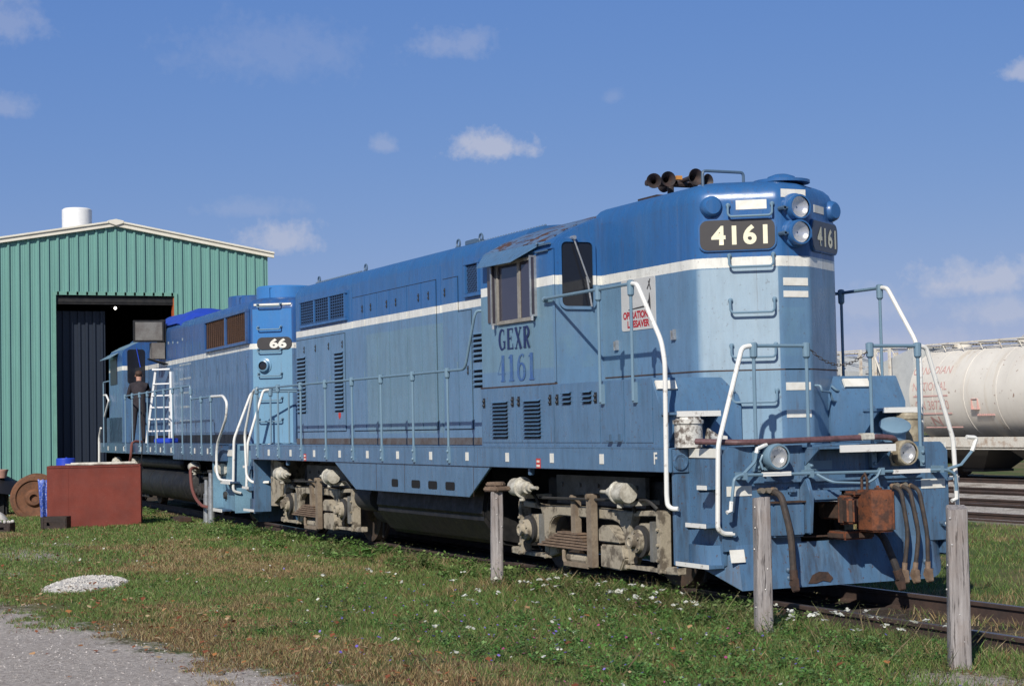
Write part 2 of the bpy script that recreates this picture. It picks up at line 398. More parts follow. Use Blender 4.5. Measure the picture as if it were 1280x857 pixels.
CL = [(-0.9008,0.4054,0.1554,0.0227,0.01,0.54),(-0.8991,0.3828,0.2122,0.025,0.01,0.2016),(-0.9489,0.2976,0.105,0.0236,0.0109,0.4464),
(-0.7663,0.6384,0.073,0.0355,0.0118,0.4464),(-0.7574,0.6506,0.0549,0.0273,0.0109,0.288),(-0.7385,0.6487,0.1836,0.0109,0.0064,0.432),(-0.9639,0.1489,0.2208,0.0205,0.0173,0.216),
(-0.9724,0.152,0.1769,0.0136,0.0082,0.2016),(-0.9346,0.2891,0.2074,0.05,0.0205,0.1008),(-0.9235,0.3495,0.158,0.0073,0.0064,0.216),(-0.8043,0.5911,0.0607,0.0273,0.0118,0.2016),
(-0.9522,0.2793,0.1234,0.0273,0.0064,0.1152),(-0.7964,0.6034,0.0402,0.0545,0.0091,0.18),(-0.8659,0.4658,0.1823,0.0064,0.0045,0.108),
(-0.2,0.95,0.15,0.06,0.02,0.36),(0.5,0.84,0.2,0.08,0.03,0.36),(-0.6,-0.78,0.17,0.07,0.02,0.36),(-0.45,0.87,0.2,0.05,0.02,0.36)]
nz = n.noise(dirv, 75, 6, .62); nz2 = n.noise(dirv, 240, 4, .6)
puff = n.math('ADD', n.math('MULTIPLY', n.math('SUBTRACT', nz, .5), 2.4), n.math('MULTIPLY', n.math('SUBTRACT', nz2, .5), .8))
mask = None; lit = None
for (x, y, z, su, sv, dens) in CL:
    c = V((x, y, z)).normalized(); a = c.cross(V((0, 0, 1))).normalized(); b = a.cross(c)
    def dot(vv, s):
        d = n.n('ShaderNodeVectorMath', operation='DOT_PRODUCT'); nt.links.new(dirv, d.inputs[0]); d.inputs[1].default_value = tuple(vv/s); return d.outputs['Value']
    u_, v_ = dot(a, su), dot(b, sv); fr = n.math('GREATER_THAN', dot(c, 1), .5)
    v2 = n.math('ADD', v_, n.math('MULTIPLY', n.math('MINIMUM', v_, 0), .7))     # flatter cloud base
    rr = n.math('SQRT', n.math('ADD', n.math('MULTIPLY', u_, u_), n.math('MULTIPLY', v2, v2)))
    k = n.math('MULTIPLY', n.ramp(n.math('ADD', n.math('SUBTRACT', 1.35, rr), puff), .05, 1.0), dens)
    k = n.math('MULTIPLY', k, fr)
    mask = k if mask is None else n.math('MAXIMUM', mask, k)
bgc = n.n('ShaderNodeBackground'); bgc.inputs[0].default_value = (.80, .78, .84, 1); bgc.inputs[1].default_value = .80
ms = n.n('ShaderNodeMixShader'); nt.links.new(mask, ms.inputs[0]); nt.links.new(bg.outputs[0], ms.inputs[1]); nt.links.new(bgc.outputs[0], ms.inputs[2])
wo = n.n('ShaderNodeOutputWorld'); nt.links.new(ms.outputs[0], wo.inputs[0])
scene.view_settings.view_transform = 'Standard'; scene.view_settings.look = 'None'; scene.view_settings.exposure = 0.0; scene.view_settings.gamma = 1
scene.cycles.use_adaptive_sampling = True; scene.cycles.max_bounces = 6

# ------------------------------------------------------------------ locomotive pieces shared by both engines
def hood_rings(xs, xc, xf, wf, hw, z0, ztop, sgn=1, x_off=0.):
    """plan outline with chamfered corners, lofted to a softly rounded roof"""
    def ring(d, z):
        h = hw-d; c = xc-.40*d; f = xf-d; wv = max(.03, wf-.42*d)
        side = [V((c-.165, -h))]
        a, b, q = V((c-.14, -h)), V((c, -h)), V((c, -h)).lerp(V((f, -wv)), .17)
        for t in (0, .25, .5, .75, 1): side.append(a*(1-t)**2+b*2*t*(1-t)+q*t*t)
        side.append(V((c, -h)).lerp(V((f, -wv)), .20)); side.append(V((f, -wv)).lerp(V((c, -h)), .065))
        a2, b2, q2 = V((f, -wv)).lerp(V((c, -h)), .04), V((f, -wv)), V((f, -wv+min(.03, wv*.4)))
        for t in (0, .5, 1): side.append(a2*(1-t)**2+b2*2*t*(1-t)+q2*t*t)
        side.append(V((f, -wv+min(.045, wv*.6))))
        half = [V((xs, -h))]+side
        pts = half+[V((p.x, -p.y)) for p in reversed(half)]
        return [V((x_off+sgn*p.x, p.y, z)) for p in pts]
    T = ztop
    return [ring(0, z0), ring(0, T-.262), ring(0, T-.24), ring(.012, T-.18), ring(.04, T-.125), ring(.09, T-.08), ring(.16, T-.05), ring(.27, T-.025), ring(.42, T-.008), ring(.55, T)]

def grab_iron(mb, p0, p1, drop, out, r=.013):
    """dropped handhold: two feet at p0, p1, bar hanging drop below, standing out along out"""
    p0, p1, out = V(p0), V(p1), V(out); dz = V((0, 0, -drop)); k = (p1-p0).normalized()*.02
    mb.tube([p0, p0+out, p0+out+dz*.8, p0+out+dz+k*1.2, p1+out+dz-k*1.2, p1+out+dz*.8, p1+out, p1], r, 7, fil=.03)
    for p in (p0, p1): mb.ball(p+out*.25, r*2.1, 5)

def louvres(name, parent, x0, x1, y, z0, z1, count, paint, gaps=()):
    mb = MB(); s = -1 if y < 0 else 1; h = (z1-z0)/count
    for i in range(count):
        if i in gaps: continue
        a, b = z0+i*h, z0+i*h+h*.60
        mb.box(x0+.012, x1-.012, min(y, y+s*.004), max(y, y+s*.004), a, a+h*.42, 1)
        yo = y+s*.035
        mb.add([(x0, y, b+h*.22), (x1, y, b+h*.22), (x1, yo, b-h*.12), (x0, yo, b-h*.12), (x1, yo-s*.004, b-h*.2), (x0, yo-s*.004, b-h*.2), (x1-.02, y, b), (x0+.02, y, b)],
               [(0, 1, 2, 3), (3, 2, 4, 5), (5, 4, 6, 7), (0, 3, 5, 7), (1, 6, 4, 2)], 0)
    return mb.build(name, [paint, M['dark']], parent, sharp=20)

def make_truck(root, xc, side_mat, cyl_mat, spring_mat, full=True):
    """two axle engine truck; its side frames, wheels, boxes and brake gear are sub-parts"""
    core = MB(); core.box(xc-1.15, xc+1.15, -.60, .60, .30, 1.0); core.box(xc-.45, xc+.45, -.98, .98, .88, 1.12); core.box(xc-1.5, xc+1.5, -.92, -.86, .80, 1.12).box(xc-1.5, xc+1.5, .86, .92, .80, 1.12)
    t = core.build('truck', M['truckd'], root, .02)
    AX = (1.3716, -1.3716)
    for ax in AX:
        for s in (-1, 1):
            w_ = MB(); w_.lathe((xc+ax, s*.66, .508), (0, s, 0), [(0, .10), (0, .545), (.03, .545), (.035, .51), (.135, .503), (.14, .45), (.115, .40), (.10, .2), (.14, .16), (.14, .10)], 36)
            w_.build('wheel', M['wheel'], t)
        MB().cyl((xc+ax, -.66, .508), (xc+ax, .66, .508), .09, 14).build('axle', M['truckd'], t)
    for s in (-1, 1):
        mb = MB()
        # inverted-U frame: arch over the springs and the inner pedestal legs
        inn = [(.93, .24), (.93, .50), (.89, .60), (.80, .67), (.66, .70)]
        arch = [(-1.05, .24), (-1.06, .62), (-1.16, .80), (-.30, .82), (.30, .82), (1.16, .80), (1.06, .62), (1.05, .24)]+inn+[(-u, z) for u, z in reversed(inn)]
        mb.prism([(xc+u, s*1.10, z) for u, z in arch], (0, s*.10, 0))
        FRM = mb.build('side_frame', side_mat, t, .012)
        gp = MB().box(xc-1.08, xc+1.08, min(s*.96, s*1.01), max(s*.96, s*1.01), .83, 1.16)
        for q in range(5): gp.cyl((xc-.9+.45*q, s*1.0, 1.05), (xc-.9+.45*q, s*1.035, 1.05), .025, 6)
        gp.build('frame_plate', M['truckg'] if full else side_mat, t)
        for ax in AX:
            o = 1 if ax > 0 else -1; x = xc+ax
            pd = MB().prism([(x+o*.27, s*1.08, .84), (x+o*.37, s*1.08, .84), (x+o*.36, s*1.08, .20), (x+o*.28, s*1.08, .20)], (0, s*.13, 0))
            pd.prism([(x+o*.27, s*1.09, .84), (x+o*.27, s*1.09, .775), (x-o*.30, s*1.09, .755), (x-o*.30, s*1.09, .81)], (0, s*.10, 0))
            for q in range(3): pd.cyl((x+o*.32, s*1.21, .32+.16*q), (x+o*.32, s*1.24, .32+.16*q), .022, 6)
            pd.build('pedestal', side_mat, t, .008)
            tb = MB().box(min(x-o*.44, x+o*.40), max(x-o*.44, x+o*.40), min(s*1.10, s*1.19), max(s*1.10, s*1.19), .19, .235); tb.cyl((x-o*.38, s*1.19, .212), (x-o*.38, s*1.23, .212), .03, 6).cyl((x+o*.34, s*1.19, .212), (x+o*.34, s*1.23, .212), .03, 6); tb.build('pedestal_tie_bar', side_mat, t, .006)
            MB().tube([(x-o*.20, s*1.2, .80), (x-o*.16, s*1.24, .93), (x+o*.16, s*1.24, .95), (x+o*.30, s*1.2, .85)], .02, 6, fil=.06).build('lifting_loop', M['truckd'], t)
            gd = MB().prism([(x+o*.40, s*1.08, .26), (x+o*.66, s*1.08, .27), (x+o*.66, s*1.08, .19), (x+o*.40, s*1.08, .18)], (0, s*.10, 0)); gd.build('frame_end', side_mat, t, .01)
            jb = MB(); jb.prism([(x-.15, s*1.0, .42), (x-.16, s*1.0, .60), (x-.11, s*1.0, .69), (x+.11, s*1.0, .69), (x+.16, s*1.0, .60), (x+.15, s*1.0, .42), (x+.09, s*1.0, .36), (x-.09, s*1.0, .36)], (0, s*.20, 0))
            J = jb.build('journal_box', side_mat, t, .01)
            fl = MB().lathe((x-.02, s*1.205, .508), (0, s, 0), [(0, .165), (.045, .17), (.05, .15), (.055, .12)], 24); fl.build('bearing_flange', M['truckd'], J)
            cp = MB().lathe((x-.02, s*1.255, .508), (0, s, 0), [(0, .125), (.05, .12), (.06, .09), (.065, .075), (.115, .07), (.12, .045), (.105, .04)], 22)
            for q in range(6):
                a = R(60*q+20); cp.cyl((x-.02+.098*math.cos(a), s*1.30, .508+.098*math.sin(a)), (x-.02+.098*math.cos(a), s*1.33, .508+.098*math.sin(a)), .016, 6)
            cp.build('bearing_cap', side_mat, J)
            wg_ = MB().box(x+.17, x+.225, min(s*1.05, s*1.2), max(s*1.05, s*1.2), .33, .70) if o < 0 else MB().box(x+.165, x+.235, min(s*1.05, s*1.23), max(s*1.05, s*1.23), .30, .72); wg_.build('wear_plate', M['truckg'] if full else side_mat, J, .006)
        # brake cylinders on the outer top corners, pistons pointing inward
        for o in (-1, 1):
            cb = MB(); x = xc+o*1.42
            cb.lathe((x, s*1.40, 1.02), (-o, 0, 0), [(0, .06), (.005, .105), (.20, .112), (.21, .125), (.235, .125), (.24, .10), (.30, .075), (.36, .07), (.365, .045), (.44, .045), (.445, .022), (.62, .02)], 20)
            cb.box(x-o*.12-.06, x-o*.12+.06, min(s*1.0, s*1.36), max(s*1.0, s*1.36), .88, .93); cb.cyl((x-.20*o, s*1.4, .93), (x-.20*o, s*1.4, .86), .035, 8)
            cb.build('brake_cylinder', cyl_mat, t)
        # spring hangers, leaf springs and the swing block
        hg = MB(); hg.box(xc-.27, xc-.15, s*1.16, s*1.24, .40, .94)
        hg.box(xc+.29, xc+.42, s*1.25, s*1.33, .17, .97); hg.box(xc-.30, xc+.30, s*1.25, s*1.33, .15, .20)
        hg.tube([(xc-.30, s*1.29, .17), (xc-.36, s*1.29, .22), (xc-.36, s*1.29, .33)], .025, 6)
        hg.cyl((xc+.355, s*1.2, .95), (xc+.355, s*1.36, .95), .035, 8).cyl((xc-.21, s*1.1, .92), (xc-.21, s*1.27, .92), .035, 8)
        hg.build('spring_hanger', M['hang'] if full else spring_mat, t, .006)
        ls = MB()
        for k in range(6):
            L = .82-.10*k; ls.box(xc-.36-L*.80, xc-.36+L*.85, min(s*(.98+.03*k), s*(1.31-.012*k)), max(s*(.98+.03*k), s*(1.31-.012*k)), .345+.031*k, .369+.031*k)
        ls.build('leaf_spring', M['spring'] if full else side_mat, t, .004)
        sw = MB(); sw.prism([(xc+.48, s*1.02, .18), (xc+.48, s*1.02, .43), (xc+.98, s*1.02, .44), (xc+1.02, s*1.02, .30), (xc+.92, s*1.02, .17)], (0, s*.24, 0))
        sw.build('swing_block', side_mat, t, .015); sw = MB(); sw.prism([(xc+.44, s*1.04, .46), (xc+.44, s*1.04, .60), (xc+.52, s*1.04, .64), (xc+.70, s*1.04, .64), (xc+.92, s*1.04, .50), (xc+.92, s*1.04, .46)], (0, s*.22, 0))
        sw.build('spring_seat', side_mat, t, .012); sw = MB(); sw.prism([(xc-.98, s*1.05, .2), (xc-.9, s*1.05, .44), (xc-.8, s*1.05, .5), (xc-.72, s*1.05, .26)], (0, s*.14, 0))
        MB().cyl((xc-.40, s*1.2, .235), (xc+.1, s*1.2, .235), .06, 10).build('brake_beam', side_mat, t)
        sw.build('brake_hanger', side_mat, t, .012)
    # sand pipes and brake rods low down
    pp = MB()
    for ax in AX:
        o = 1 if ax > 0 else -1
        pp.tube([(xc+ax+o*.75, -.95, 1.0), (xc+ax+o*.78, -.85, .5), (xc+ax+o*.52, -.78, .10)], .02, 6)
    pp.tube([(xc-1.0, -1.28, .9), (xc+1.2, -1.28, .93)], .016, 6)
    pp.build('brake_rod', M['truckd'], t)
    return t

def stanchions(parent, spots, y, zb, zt, mat):
    s = -1 if y < 0 else 1
    for x in spots:
        mb = MB(); mb.cyl((x, y, zb), (x, y, zt), .017, 8)
        mb.lathe((x, y, zt-.10), (0, 0, 1), [(0, .018), (.02, .034), (.09, .036), (.13, .036), (.14, .02)], 10)
        mb.box(x-.028, x+.028, y-s*.03, y+s*.012, zb-.02, zb+.19)
        for q in (.02, .13): mb.ball((x, y+s*.018, zb+q), .02, 4)
        mb.build('handrail_post', mat, parent)

def coupler(parent, x, sgn, mat, z=.86):
    """knuckle coupler with shank; faces sgn along x"""
    mb = MB(); f = lambda u: x+sgn*u
    mb.box(min(f(-.3), f(.14)), max(f(-.3), f(.14)), -.09, .09, z-.10, z+.07, 1)
    mb.prism([(f(.10), -.13, z-.13), (f(.22), -.21, z-.13), (f(.30), -.20, z-.13), (f(.32), .06, z-.13), (f(.14), .14, z-.13)], (0, 0, .28), 1)
    mb.prism([(f(.22), .0, z-.20), (f(.30), -.04, z-.20), (f(.50), -.02, z-.20), (f(.58), .06, z-.20), (f(.60), .17, z-.20), (f(.52), .24, z-.20), (f(.36), .24, z-.20), (f(.22), .16, z-.20)], (0, 0, .40), 0)
    mb.prism([(f(.30), -.22, z-.11), (f(.48), -.29, z-.11), (f(.54), -.25, z-.11), (f(.40), -.12, z-.11), (f(.30), -.10, z-.11)], (0, 0, .24), 1)
    mb.box(min(f(.18), f(.36)), max(f(.18), f(.36)), -.12, .10, z+.14, z+.19, 1); mb.cyl((f(.42), .12, z-.23), (f(.42), .12, z+.24), .035, 10, 0)
    mb.box(min(f(.0), f(.30)), max(f(.0), f(.30)), -.20, .16, z-.28, z-.20, 1)
    ob = mb.build('coupler', [M['rust'], M['drust']], parent, .018)
    c = MB(); c.tube([(f(.30), .02, z+.18), (f(.30), .02, z+.31), (f(.34), .03, z+.36), (f(.36), .04, z+.30), (f(.36), .04, z+.18)], .014, 6); c.build('lock_lifter', mat, ob)
    return ob

def end_steps(root, X, tread_refl=True):
    """stairwell at both sides of one end; X maps local x (0 at the end plate, negative inward)"""
    def bx(mb, a, b, *r, mi=0): return mb.box(min(X(a), X(b)), max(X(a), X(b)), *r, mi)
    for s in (-1, 1):
        yy = lambda a, b: (min(s*a, s*b), max(s*a, s*b))
        mb = MB(); bx(mb, -.66, -.03, *yy(1.29, 1.33), .36, 1.475)
        bx(mb, -.70, -.645, *yy(1.2, 1.50), .34, 1.25); bx(mb, -.640, -.628, *yy(1.34, 1.53), 1.25, 1.49)
        sg_ = 1 if X(1) > X(0) else -1; mb.lathe((X(-.63), s*1.44, 1.36), (sg_, 0, 0), [(0, .085), (.02, .085), (.024, .065), (.01, .06)], 20)
        mb.build('step_panel', M['pilot'], root, .006)
        for (z, a, yo) in ((1.13, -.20, 1.50), (.765, -.40, 1.52), (.375, -.64, 1.50)):
            tb = MB(); bx(tb, a, -.03, *yy(1.33, yo), z-.03, z); bx(tb, a, -.03, *yy(yo, yo+.012), z-.032, z+.010, mi=1); bx(tb, a, a+.012, *yy(1.34, yo-.001), z-.06, z-.031)
            for q in range(3):
                pass
            tb.build('step_tread', [M['pilot'], M['whitep']], root)
        # white edge on the deck above the steps
        e = MB(); bx(e, -.62, -.02, *yy(1.331, 1.343), 1.40, 1.49); e.build('reflective_plate', M['refl'], root)

def end_platform(root, X, far=True):
    """raised box fronts with climbing step, on both sides of the short or long hood end"""
    pass

# ------------------------------------------------------------------ locomotive 4161
L1 = thing('locomotive', 'blue locomotive numbered 4161 with a white stripe, tall blunt nose and rusty coupler', 'locomotive', group='blue locomotives')
HW = .89
FR = lambda x: x
RE = lambda x: -15.85-x
def bxm(mb, X, a, b, *r, mi=0): return mb.box(min(X(a), X(b)), max(X(a), X(b)), *r, mi)

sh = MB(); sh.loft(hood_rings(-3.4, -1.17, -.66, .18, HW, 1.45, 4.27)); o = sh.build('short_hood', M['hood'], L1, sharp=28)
lh = MB(); lh.loft(hood_rings(-10.55, -1.17, -.66, .18, HW, 1.45, 4.27, sgn=-1, x_off=-15.85)); LH = lh.build('long_hood', M['hood'], L1, sharp=28)

# rusty seam round the nose, and battens on the long hood
def seam(z0, z1, d, sgn, off, xs, mat, par, nm):
    rs = hood_rings(xs, -1.17, -.66, .18, HW+d, z0, 9, sgn, off)[0]
    MB().loft([[V((q.x, q.y, z0)) for q in rs], [V((q.x, q.y, z1)) for q in rs]]).build(nm, mat, par)
seam(2.262, 2.276, .005, 1, 0, -3.2, M['drust'], L1, 'hood_seam')
for x in (-11.72, -8.06):
    MB().box(x-.02, x+.02, -HW-.008, -HW, 1.6, 3.98).build('hood_batten', M['hood'], LH)
MB().box(-14.6, -5.75, -HW-.012, -HW, 1.505, 1.60).build('hood_base_strip', M['gbase'], LH)

# hood doors
HD = M['hood']
def door(x0, x1, z0, z1, par, y=-HW, latch=None, name='hood_door'):
    d = MB().box(x0+.011, x1-.011, y-.015, y+.005, z0, z1).box(x0-.008, x1+.008, y-.004, y+.004, z0-.014, z1+.014, 1).build(name, [HD, M['dark']], par, .002)
    MB().box(x1-.035, x1-.015, y-.024, y-.0155, 2.50, 2.63).build('door_hinge', M['rail'], d)
    if latch:
        for (lx, lz) in latch:
            mb = MB(); mb.box(lx-.020, lx+.020, y-.018, y-.013, lz-.06, lz+.06); mb.ball((lx, y-.022, lz+.03), .014, 4); mb.ball((lx, y-.022, lz-.03), .014, 4)
            mb.build('door_latch', M['latch'], d)
    return d
for i, (a, b) in enumerate(((-11.66, -11.09), (-11.09, -10.55), (-10.55, -10.02), (-10.02, -9.30), (-9.30, -8.74), (-8.74, -8.20))):
    door(a, b, 1.72, 3.80+.0*i, LH, latch=[((b-.10) if i % 2 == 0 else (a+.28), 3.60)])
door(-7.95, -7.42, 1.72, 3.78, LH, latch=[(-7.86, 3.6)])
door(-7.42, -6.98, 1.72, 3.30, LH, latch=[(-7.1, 2.5)])
for a, b in ((-14.55, -14.0), (-14.0, -13.4), (-13.4, -12.72), (-12.72, -12.05)):
    door(a, b, 1.72, 3.27, LH, latch=[(b-.1, 3.1)])
louvres('louvre', LH, -14.50, -14.04, -HW-.013, 2.02, 3.0, 15, HD)
louvres('louvre', LH, -12.54, -12.12, -HW-.013, 2.02, 3.0, 15, HD)
louvres('louvre', LH, -6.93, -6.55, -HW, 2.26, 3.0, 11, HD, gaps=(4,))
# radiator grille near the rear, small screen beside the cab
def grille(name, x0, x1, z0, z1, bays, par, y=-HW, slat=M['grillb'], back=M['black'], diag=False):
    mb = MB(); t = .05
    mb.box(x0-t, x1+t, y-.045, y+.01, z1, z1+t).box(x0-t, x1+t, y-.045, y+.01, z0-t, z0)
    bw = (x1-x0)/bays
    for i in range(bays+1): mb.box(x0+bw*i-t/2, x0+bw*i+t/2, y-.044, y+.01, z0, z1)
    fr = mb.build(name, HD if y == -HW else M['hood66'], par, .006)
    mb = MB().box(x0, x1, y-.006, y-.002, z0, z1, 1)
    if diag:
        k = 9
        for i in range(k*2):
            u = x0+(x1-x0)*(i-k/2)/k
            for sg in (1, -1):
                p = V((u, y-.014, z0)); q = V((u+sg*(z1-z0)*.8, y-.014, z1))
                if min(p.x, q.x) > x0-.001 and max(p.x, q.x) < x1+.001: mb.tube([p, q], .005, 4)
                else:
                    pts = []
                    for t_ in np.linspace(0, 1, 30):
                        r_ = p.lerp(q, t_)
                        if x0 <= r_.x <= x1: pts.append(r_)
                    if len(pts) > 2: mb.tube([pts[0], pts[-1]], .005, 4)
    else:
        m_ = int((z1-z0)/.045)
        for i in range(m_):
            z = z0+(i+.2)*(z1-z0)/m_; mb.add([(x0, y-.03, z), (x1, y-.03, z), (x1, y-.008, z+.03), (x0, y-.008, z+.03)], [(0, 1, 2, 3)])
        for i in range(int((x1-x0)/.11)): mb.box(x0+.11*i+.05, x0+.11*i+.06, y-.036, y-.028, z0, z1)
    mb.build('grille_screen', [slat, back], fr)
grille('radiator_grille', -14.25, -11.96, 3.52, 3.90, 3, LH)
grille('air_screen', -7.10, -6.66, 3.52, 3.90, 1, LH, diag=True)
# lifting eyes and bolt heads on the roof edge
for x in (-14.45, -12.1, -8.29, -7.5):
    mb = MB(); mb.tube([(x+.055*math.cos(R(a)), -.50, 4.33+.055*math.sin(R(a))) for a in range(-60, 250, 20)], .014, 6); mb.box(x-.05, x+.05, -.53, -.47, 4.25, 4.285); mb.build('lifting_eye', M['fit'], LH)
mb = MB()
for i in range(26): mb.ball((-14.4+i*.09, -.56, 4.268), .022, 4)
for i in range(30): mb.ball((-7.9+i*.085, -.52, 4.27), .018, 4)
mb.build('roof_bolt_row', M['fit'], LH)
MB().box(-7.95, -7.6, -.55, -.40, 4.26, 4.33).build('roof_bracket', M['fit'], LH, .01)

# cab
prof = [(-1.50, 1.5), (-1.50, 3.74), (-1.485, 3.80), (-1.44, 3.855), (-1.20, 3.985), (-.90, 4.105), (-.60, 4.195), (-.30, 4.25), (0, 4.27)]
prof = prof+[(-y, z) for y, z in reversed(prof[:-1])]
CB = MB().prism([(-5.30, y, z) for y, z in prof], (2.05, 0, 0)).build('cab', M['cab'], L1, .018, sharp=25)
rp = [(y*1.0, z+.012) for y, z in prof if z > 3.83]
MB().prism([(-5.28, y, z) for y, z in rp]+[(-5.28, y, z-.02) for y, z in reversed(rp)], (1.80, 0, 0)).build('cab_roof_skin', M['peel'], CB)
MB().box(-5.33, -3.23, -1.52, -1.495, 3.735, 3.75).build('drip_rail', M['cab'], CB, .004)
# seam line between cab and the box below
MB().box(-5.32, -3.22, -1.512, -1.49, 2.205, 2.222).build('cab_base_seam', M['drust'], CB)
MB().box(-3.27, -3.238, -1.508, -1.49, 2.23, 3.74).build('corner_bead', M['cab'], CB, .004)
# side window
sw = MB(); x0, x1, z0, z1 = -4.72, -3.80, 3.0, 3.66; y = -1.5
for (a, b, c, d) in ((x0-.04, x1+.04, z1, z1+.04), (x0-.04, x1+.04, z0-.045, z0), (x0-.04, x0, z0, z1), (x1, x1+.04, z0, z1)): sw.box(a, b, y-.03, y+.01, c, d)
sw.box(-4.17, -4.10, y-.026, y+.01, z0, z1)
SW = sw.build('side_window', worn('weathered_window_frame', (.34, .32, .28), (.2, .18, .15), .6, scale=8), CB, .004)
for a, b in ((x0, -4.17), (-4.10, x1)): MB().box(a, b, y-.012, y-.006, z0, z1).build('window_pane', M['glass2'], SW)
MB().box(-5.05, -4.80, y-.016, y-.006, 3.0, 3.68).build('window_pane', plain('brown_tinted_glass', (.075, .05, .03), .15), SW)
for x, zz in ((-4.80, 2.96), (-3.70, 3.0)):
    mb = MB(); mb.box(x-.010, x+.010, y-.085, y-.068, zz, 3.70).box(x-.012, x+.012, y-.03, y, zz, 3.70).box(x-.010, x+.010, y-.068, y-.03, zz, zz+.02).box(x-.010, x+.010, y-.068, y-.03, 3.68, 3.70); mb.box(x-.003, x+.003, y-.068, y-.03, zz+.02, 3.68, 1)
    mb.cyl((x, y-.06, zz), (x, y-.06, zz-.05), .018, 8); mb.build('wind_deflector', [M['alu'], M['glass2']], SW)
aw = MB().prism([(-5.24, -1.47, 3.855), (-3.52, -1.47, 3.845), (-3.62, -1.53, 3.80), (-4.05, -1.66, 3.665), (-5.04, -1.66, 3.675)], (0, 0, -.014))
AW = aw.build('window_awning', M['sill'], CB)
mb = MB(); mb.tube([(-3.60, -1.50, 3.80), (-3.55, -1.56, 3.82)], .014, 6); mb.box(-3.66, -3.30, -1.53, -1.50, 3.79, 3.81).box(-3.66, -3.36, -1.53, -1.50, 3.72, 3.735); mb.build('awning_bracket', M['fit'], AW)
# cab front windows and wiper
for s in (-1, 1):
    c = V((-3.25, s*1.205, 3.45)); ey = V((0, s, 0)); ez = V((0, 0, 1))
    fr = MB(); ou, inn = rrect(.47, .80, .09), rrect(.40, .73, .06); n_ = len(ou)
    to = lambda p, x: (c.x+x, c.y+p[0], c.z+p[1])
    vs = [to(p, .002) for p in ou]+[to(p, .028) for p in ou]+[to(p, .028) for p in inn]+[to(p, .002) for p in inn]; fs = []
    for i in range(n_):
        j = (i+1) % n_
        for k in range(3): fs.append((k*n_+i, k*n_+j, (k+1)*n_+j, (k+1)*n_+i))
    fr.add(vs, fs); F = fr.build('front_window', M['cab'], CB)
    MB().prism([to(p, .004) for p in inn], (.005, 0, 0)).build('window_pane', M['glass'], F)
    mb = MB(); mb.tube([(-3.20, s*1.26, 3.86), (-3.17, s*1.12, 3.86-.42), (-3.175, s*1.08, 3.35)], .010, 6); mb.tube([(-3.185, s*1.11, 3.42), (-3.19, s*1.05, 3.08)], .013, 5); mb.cyl((-3.25, s*1.26, 3.86), (-3.17, s*1.26, 3.86), .025, 8); mb.build('wiper', M['alu'], F)

# serif railway initials and faded numbers on the cab side
def glyphs(chars, x0, x1, z0, z1, mat, name, par, y=-1.5, thin=.10, thick=.26):
    mb = MB(); n_ = len(chars); cw = (x1-x0)/n_; h = z1-z0; lift = [.004]
    def st(k, pts, w_):
        o_ = (x0+k*cw, y, z0); lift[0] += .0004
        ribbon(mb, [(p[0]*cw*.86, p[1]*h) for p in pts], [a*cw for a in w_] if isinstance(w_, list) else w_*cw, o_, (1, 0, 0), (0, 0, 1), (0, -1, 0), lift[0])
    arc = lambda cx, cy, rx, ry, a0, a1, m_=14: [(cx+rx*math.cos(R(a0+(a1-a0)*i/m_)), cy+ry*math.sin(R(a0+(a1-a0)*i/m_))) for i in range(m_+1)]
    for k, ch in enumerate(chars):
        if ch == 'G':
            p = arc(.52, .5, .40, .47, 52, 308); wl = [thin+(thick-thin)*max(0, -math.cos(R(52+256*i/14)))**.8 for i in range(15)]; st(k, p, wl)
            st(k, [(.83, .40), (.83, .06)], thick*.75); st(k, [(.62, .40), (.98, .40)], .05); st(k, [(.78, .97), (.78, .72)], .06)
        if ch == 'E':
            st(k, [(.24, 0), (.24, 1)], thick); st(k, [(.08, .965), (.88, .965)], .07); st(k, [(.08, .035), (.9, .035)], .07); st(k, [(.25, .52), (.66, .52)], .06)
            st(k, [(.86, .99), (.84, .76)], [.12, .03]); st(k, [(.88, .01), (.86, .27)], [.12, .03]); st(k, [(.66, .64), (.66, .40)], .05)
        if ch == 'X':
            st(k, [(.14, 1), (.84, 0)], thick*.9); st(k, [(.82, 1), (.16, 0)], thin*.8); st(k, [(0, .975), (.36, .975)], .05); st(k, [(.64, .975), (.98, .975)], .05); st(k, [(0, .025), (.34, .025)], .05); st(k, [(.64, .025), (1.02, .025)], .05)
        if ch == 'R':
            st(k, [(.24, 0), (.24, 1)], thick); st(k, [(.06, .025), (.44, .025)], .05); st(k, [(.06, .97), (.5, .97)], .06)
            p = arc(.46, .74, .34, .23, 90, -90, 12); st(k, p, [thin+(thick*.9-thin)*math.cos(R(90-15*i))**1 if 0 < i < 12 else thin*.7 for i in range(13)]); st(k, [(.25, .51), (.5, .51)], .05)
            st(k, [(.48, .50), (.80, .06), (.98, .02)], [thick*.7, thick*.8, .05])
        if ch == '1':
            st(k, [(.5, .02), (.5, 1)], thick*1.15); st(k, [(.22, .03), (.78, .03)], .07); st(k, [(.18, .88), (.5, .97)], [.03, .10])
        if ch == '4':
            st(k, [(.66, .02), (.66, 1)], thick*1.15); st(k, [(.40, .03), (.9, .03)], .07); st(k, [(.60, .96), (.04, .30), (.95, .30)], .035)
        if ch == '6':
            p = arc(.5, .33, .36, .31, 0, 360, 20); st(k, p, [thin*.6+(thick*.9-thin*.6)*abs(math.cos(R(18*i)))**1.2 for i in range(21)])
            st(k, [(.15, .38), (.17, .62), (.32, .88), (.60, .98), (.80, .90)], [thick*.85, thick*.9, thick*.5, .06, .14])
    return mb.build(name, mat, par, smooth=False)
glyphs('GEXR', -4.77, -3.84, 2.655, 2.905, M['navy'], 'railway_initials', CB)
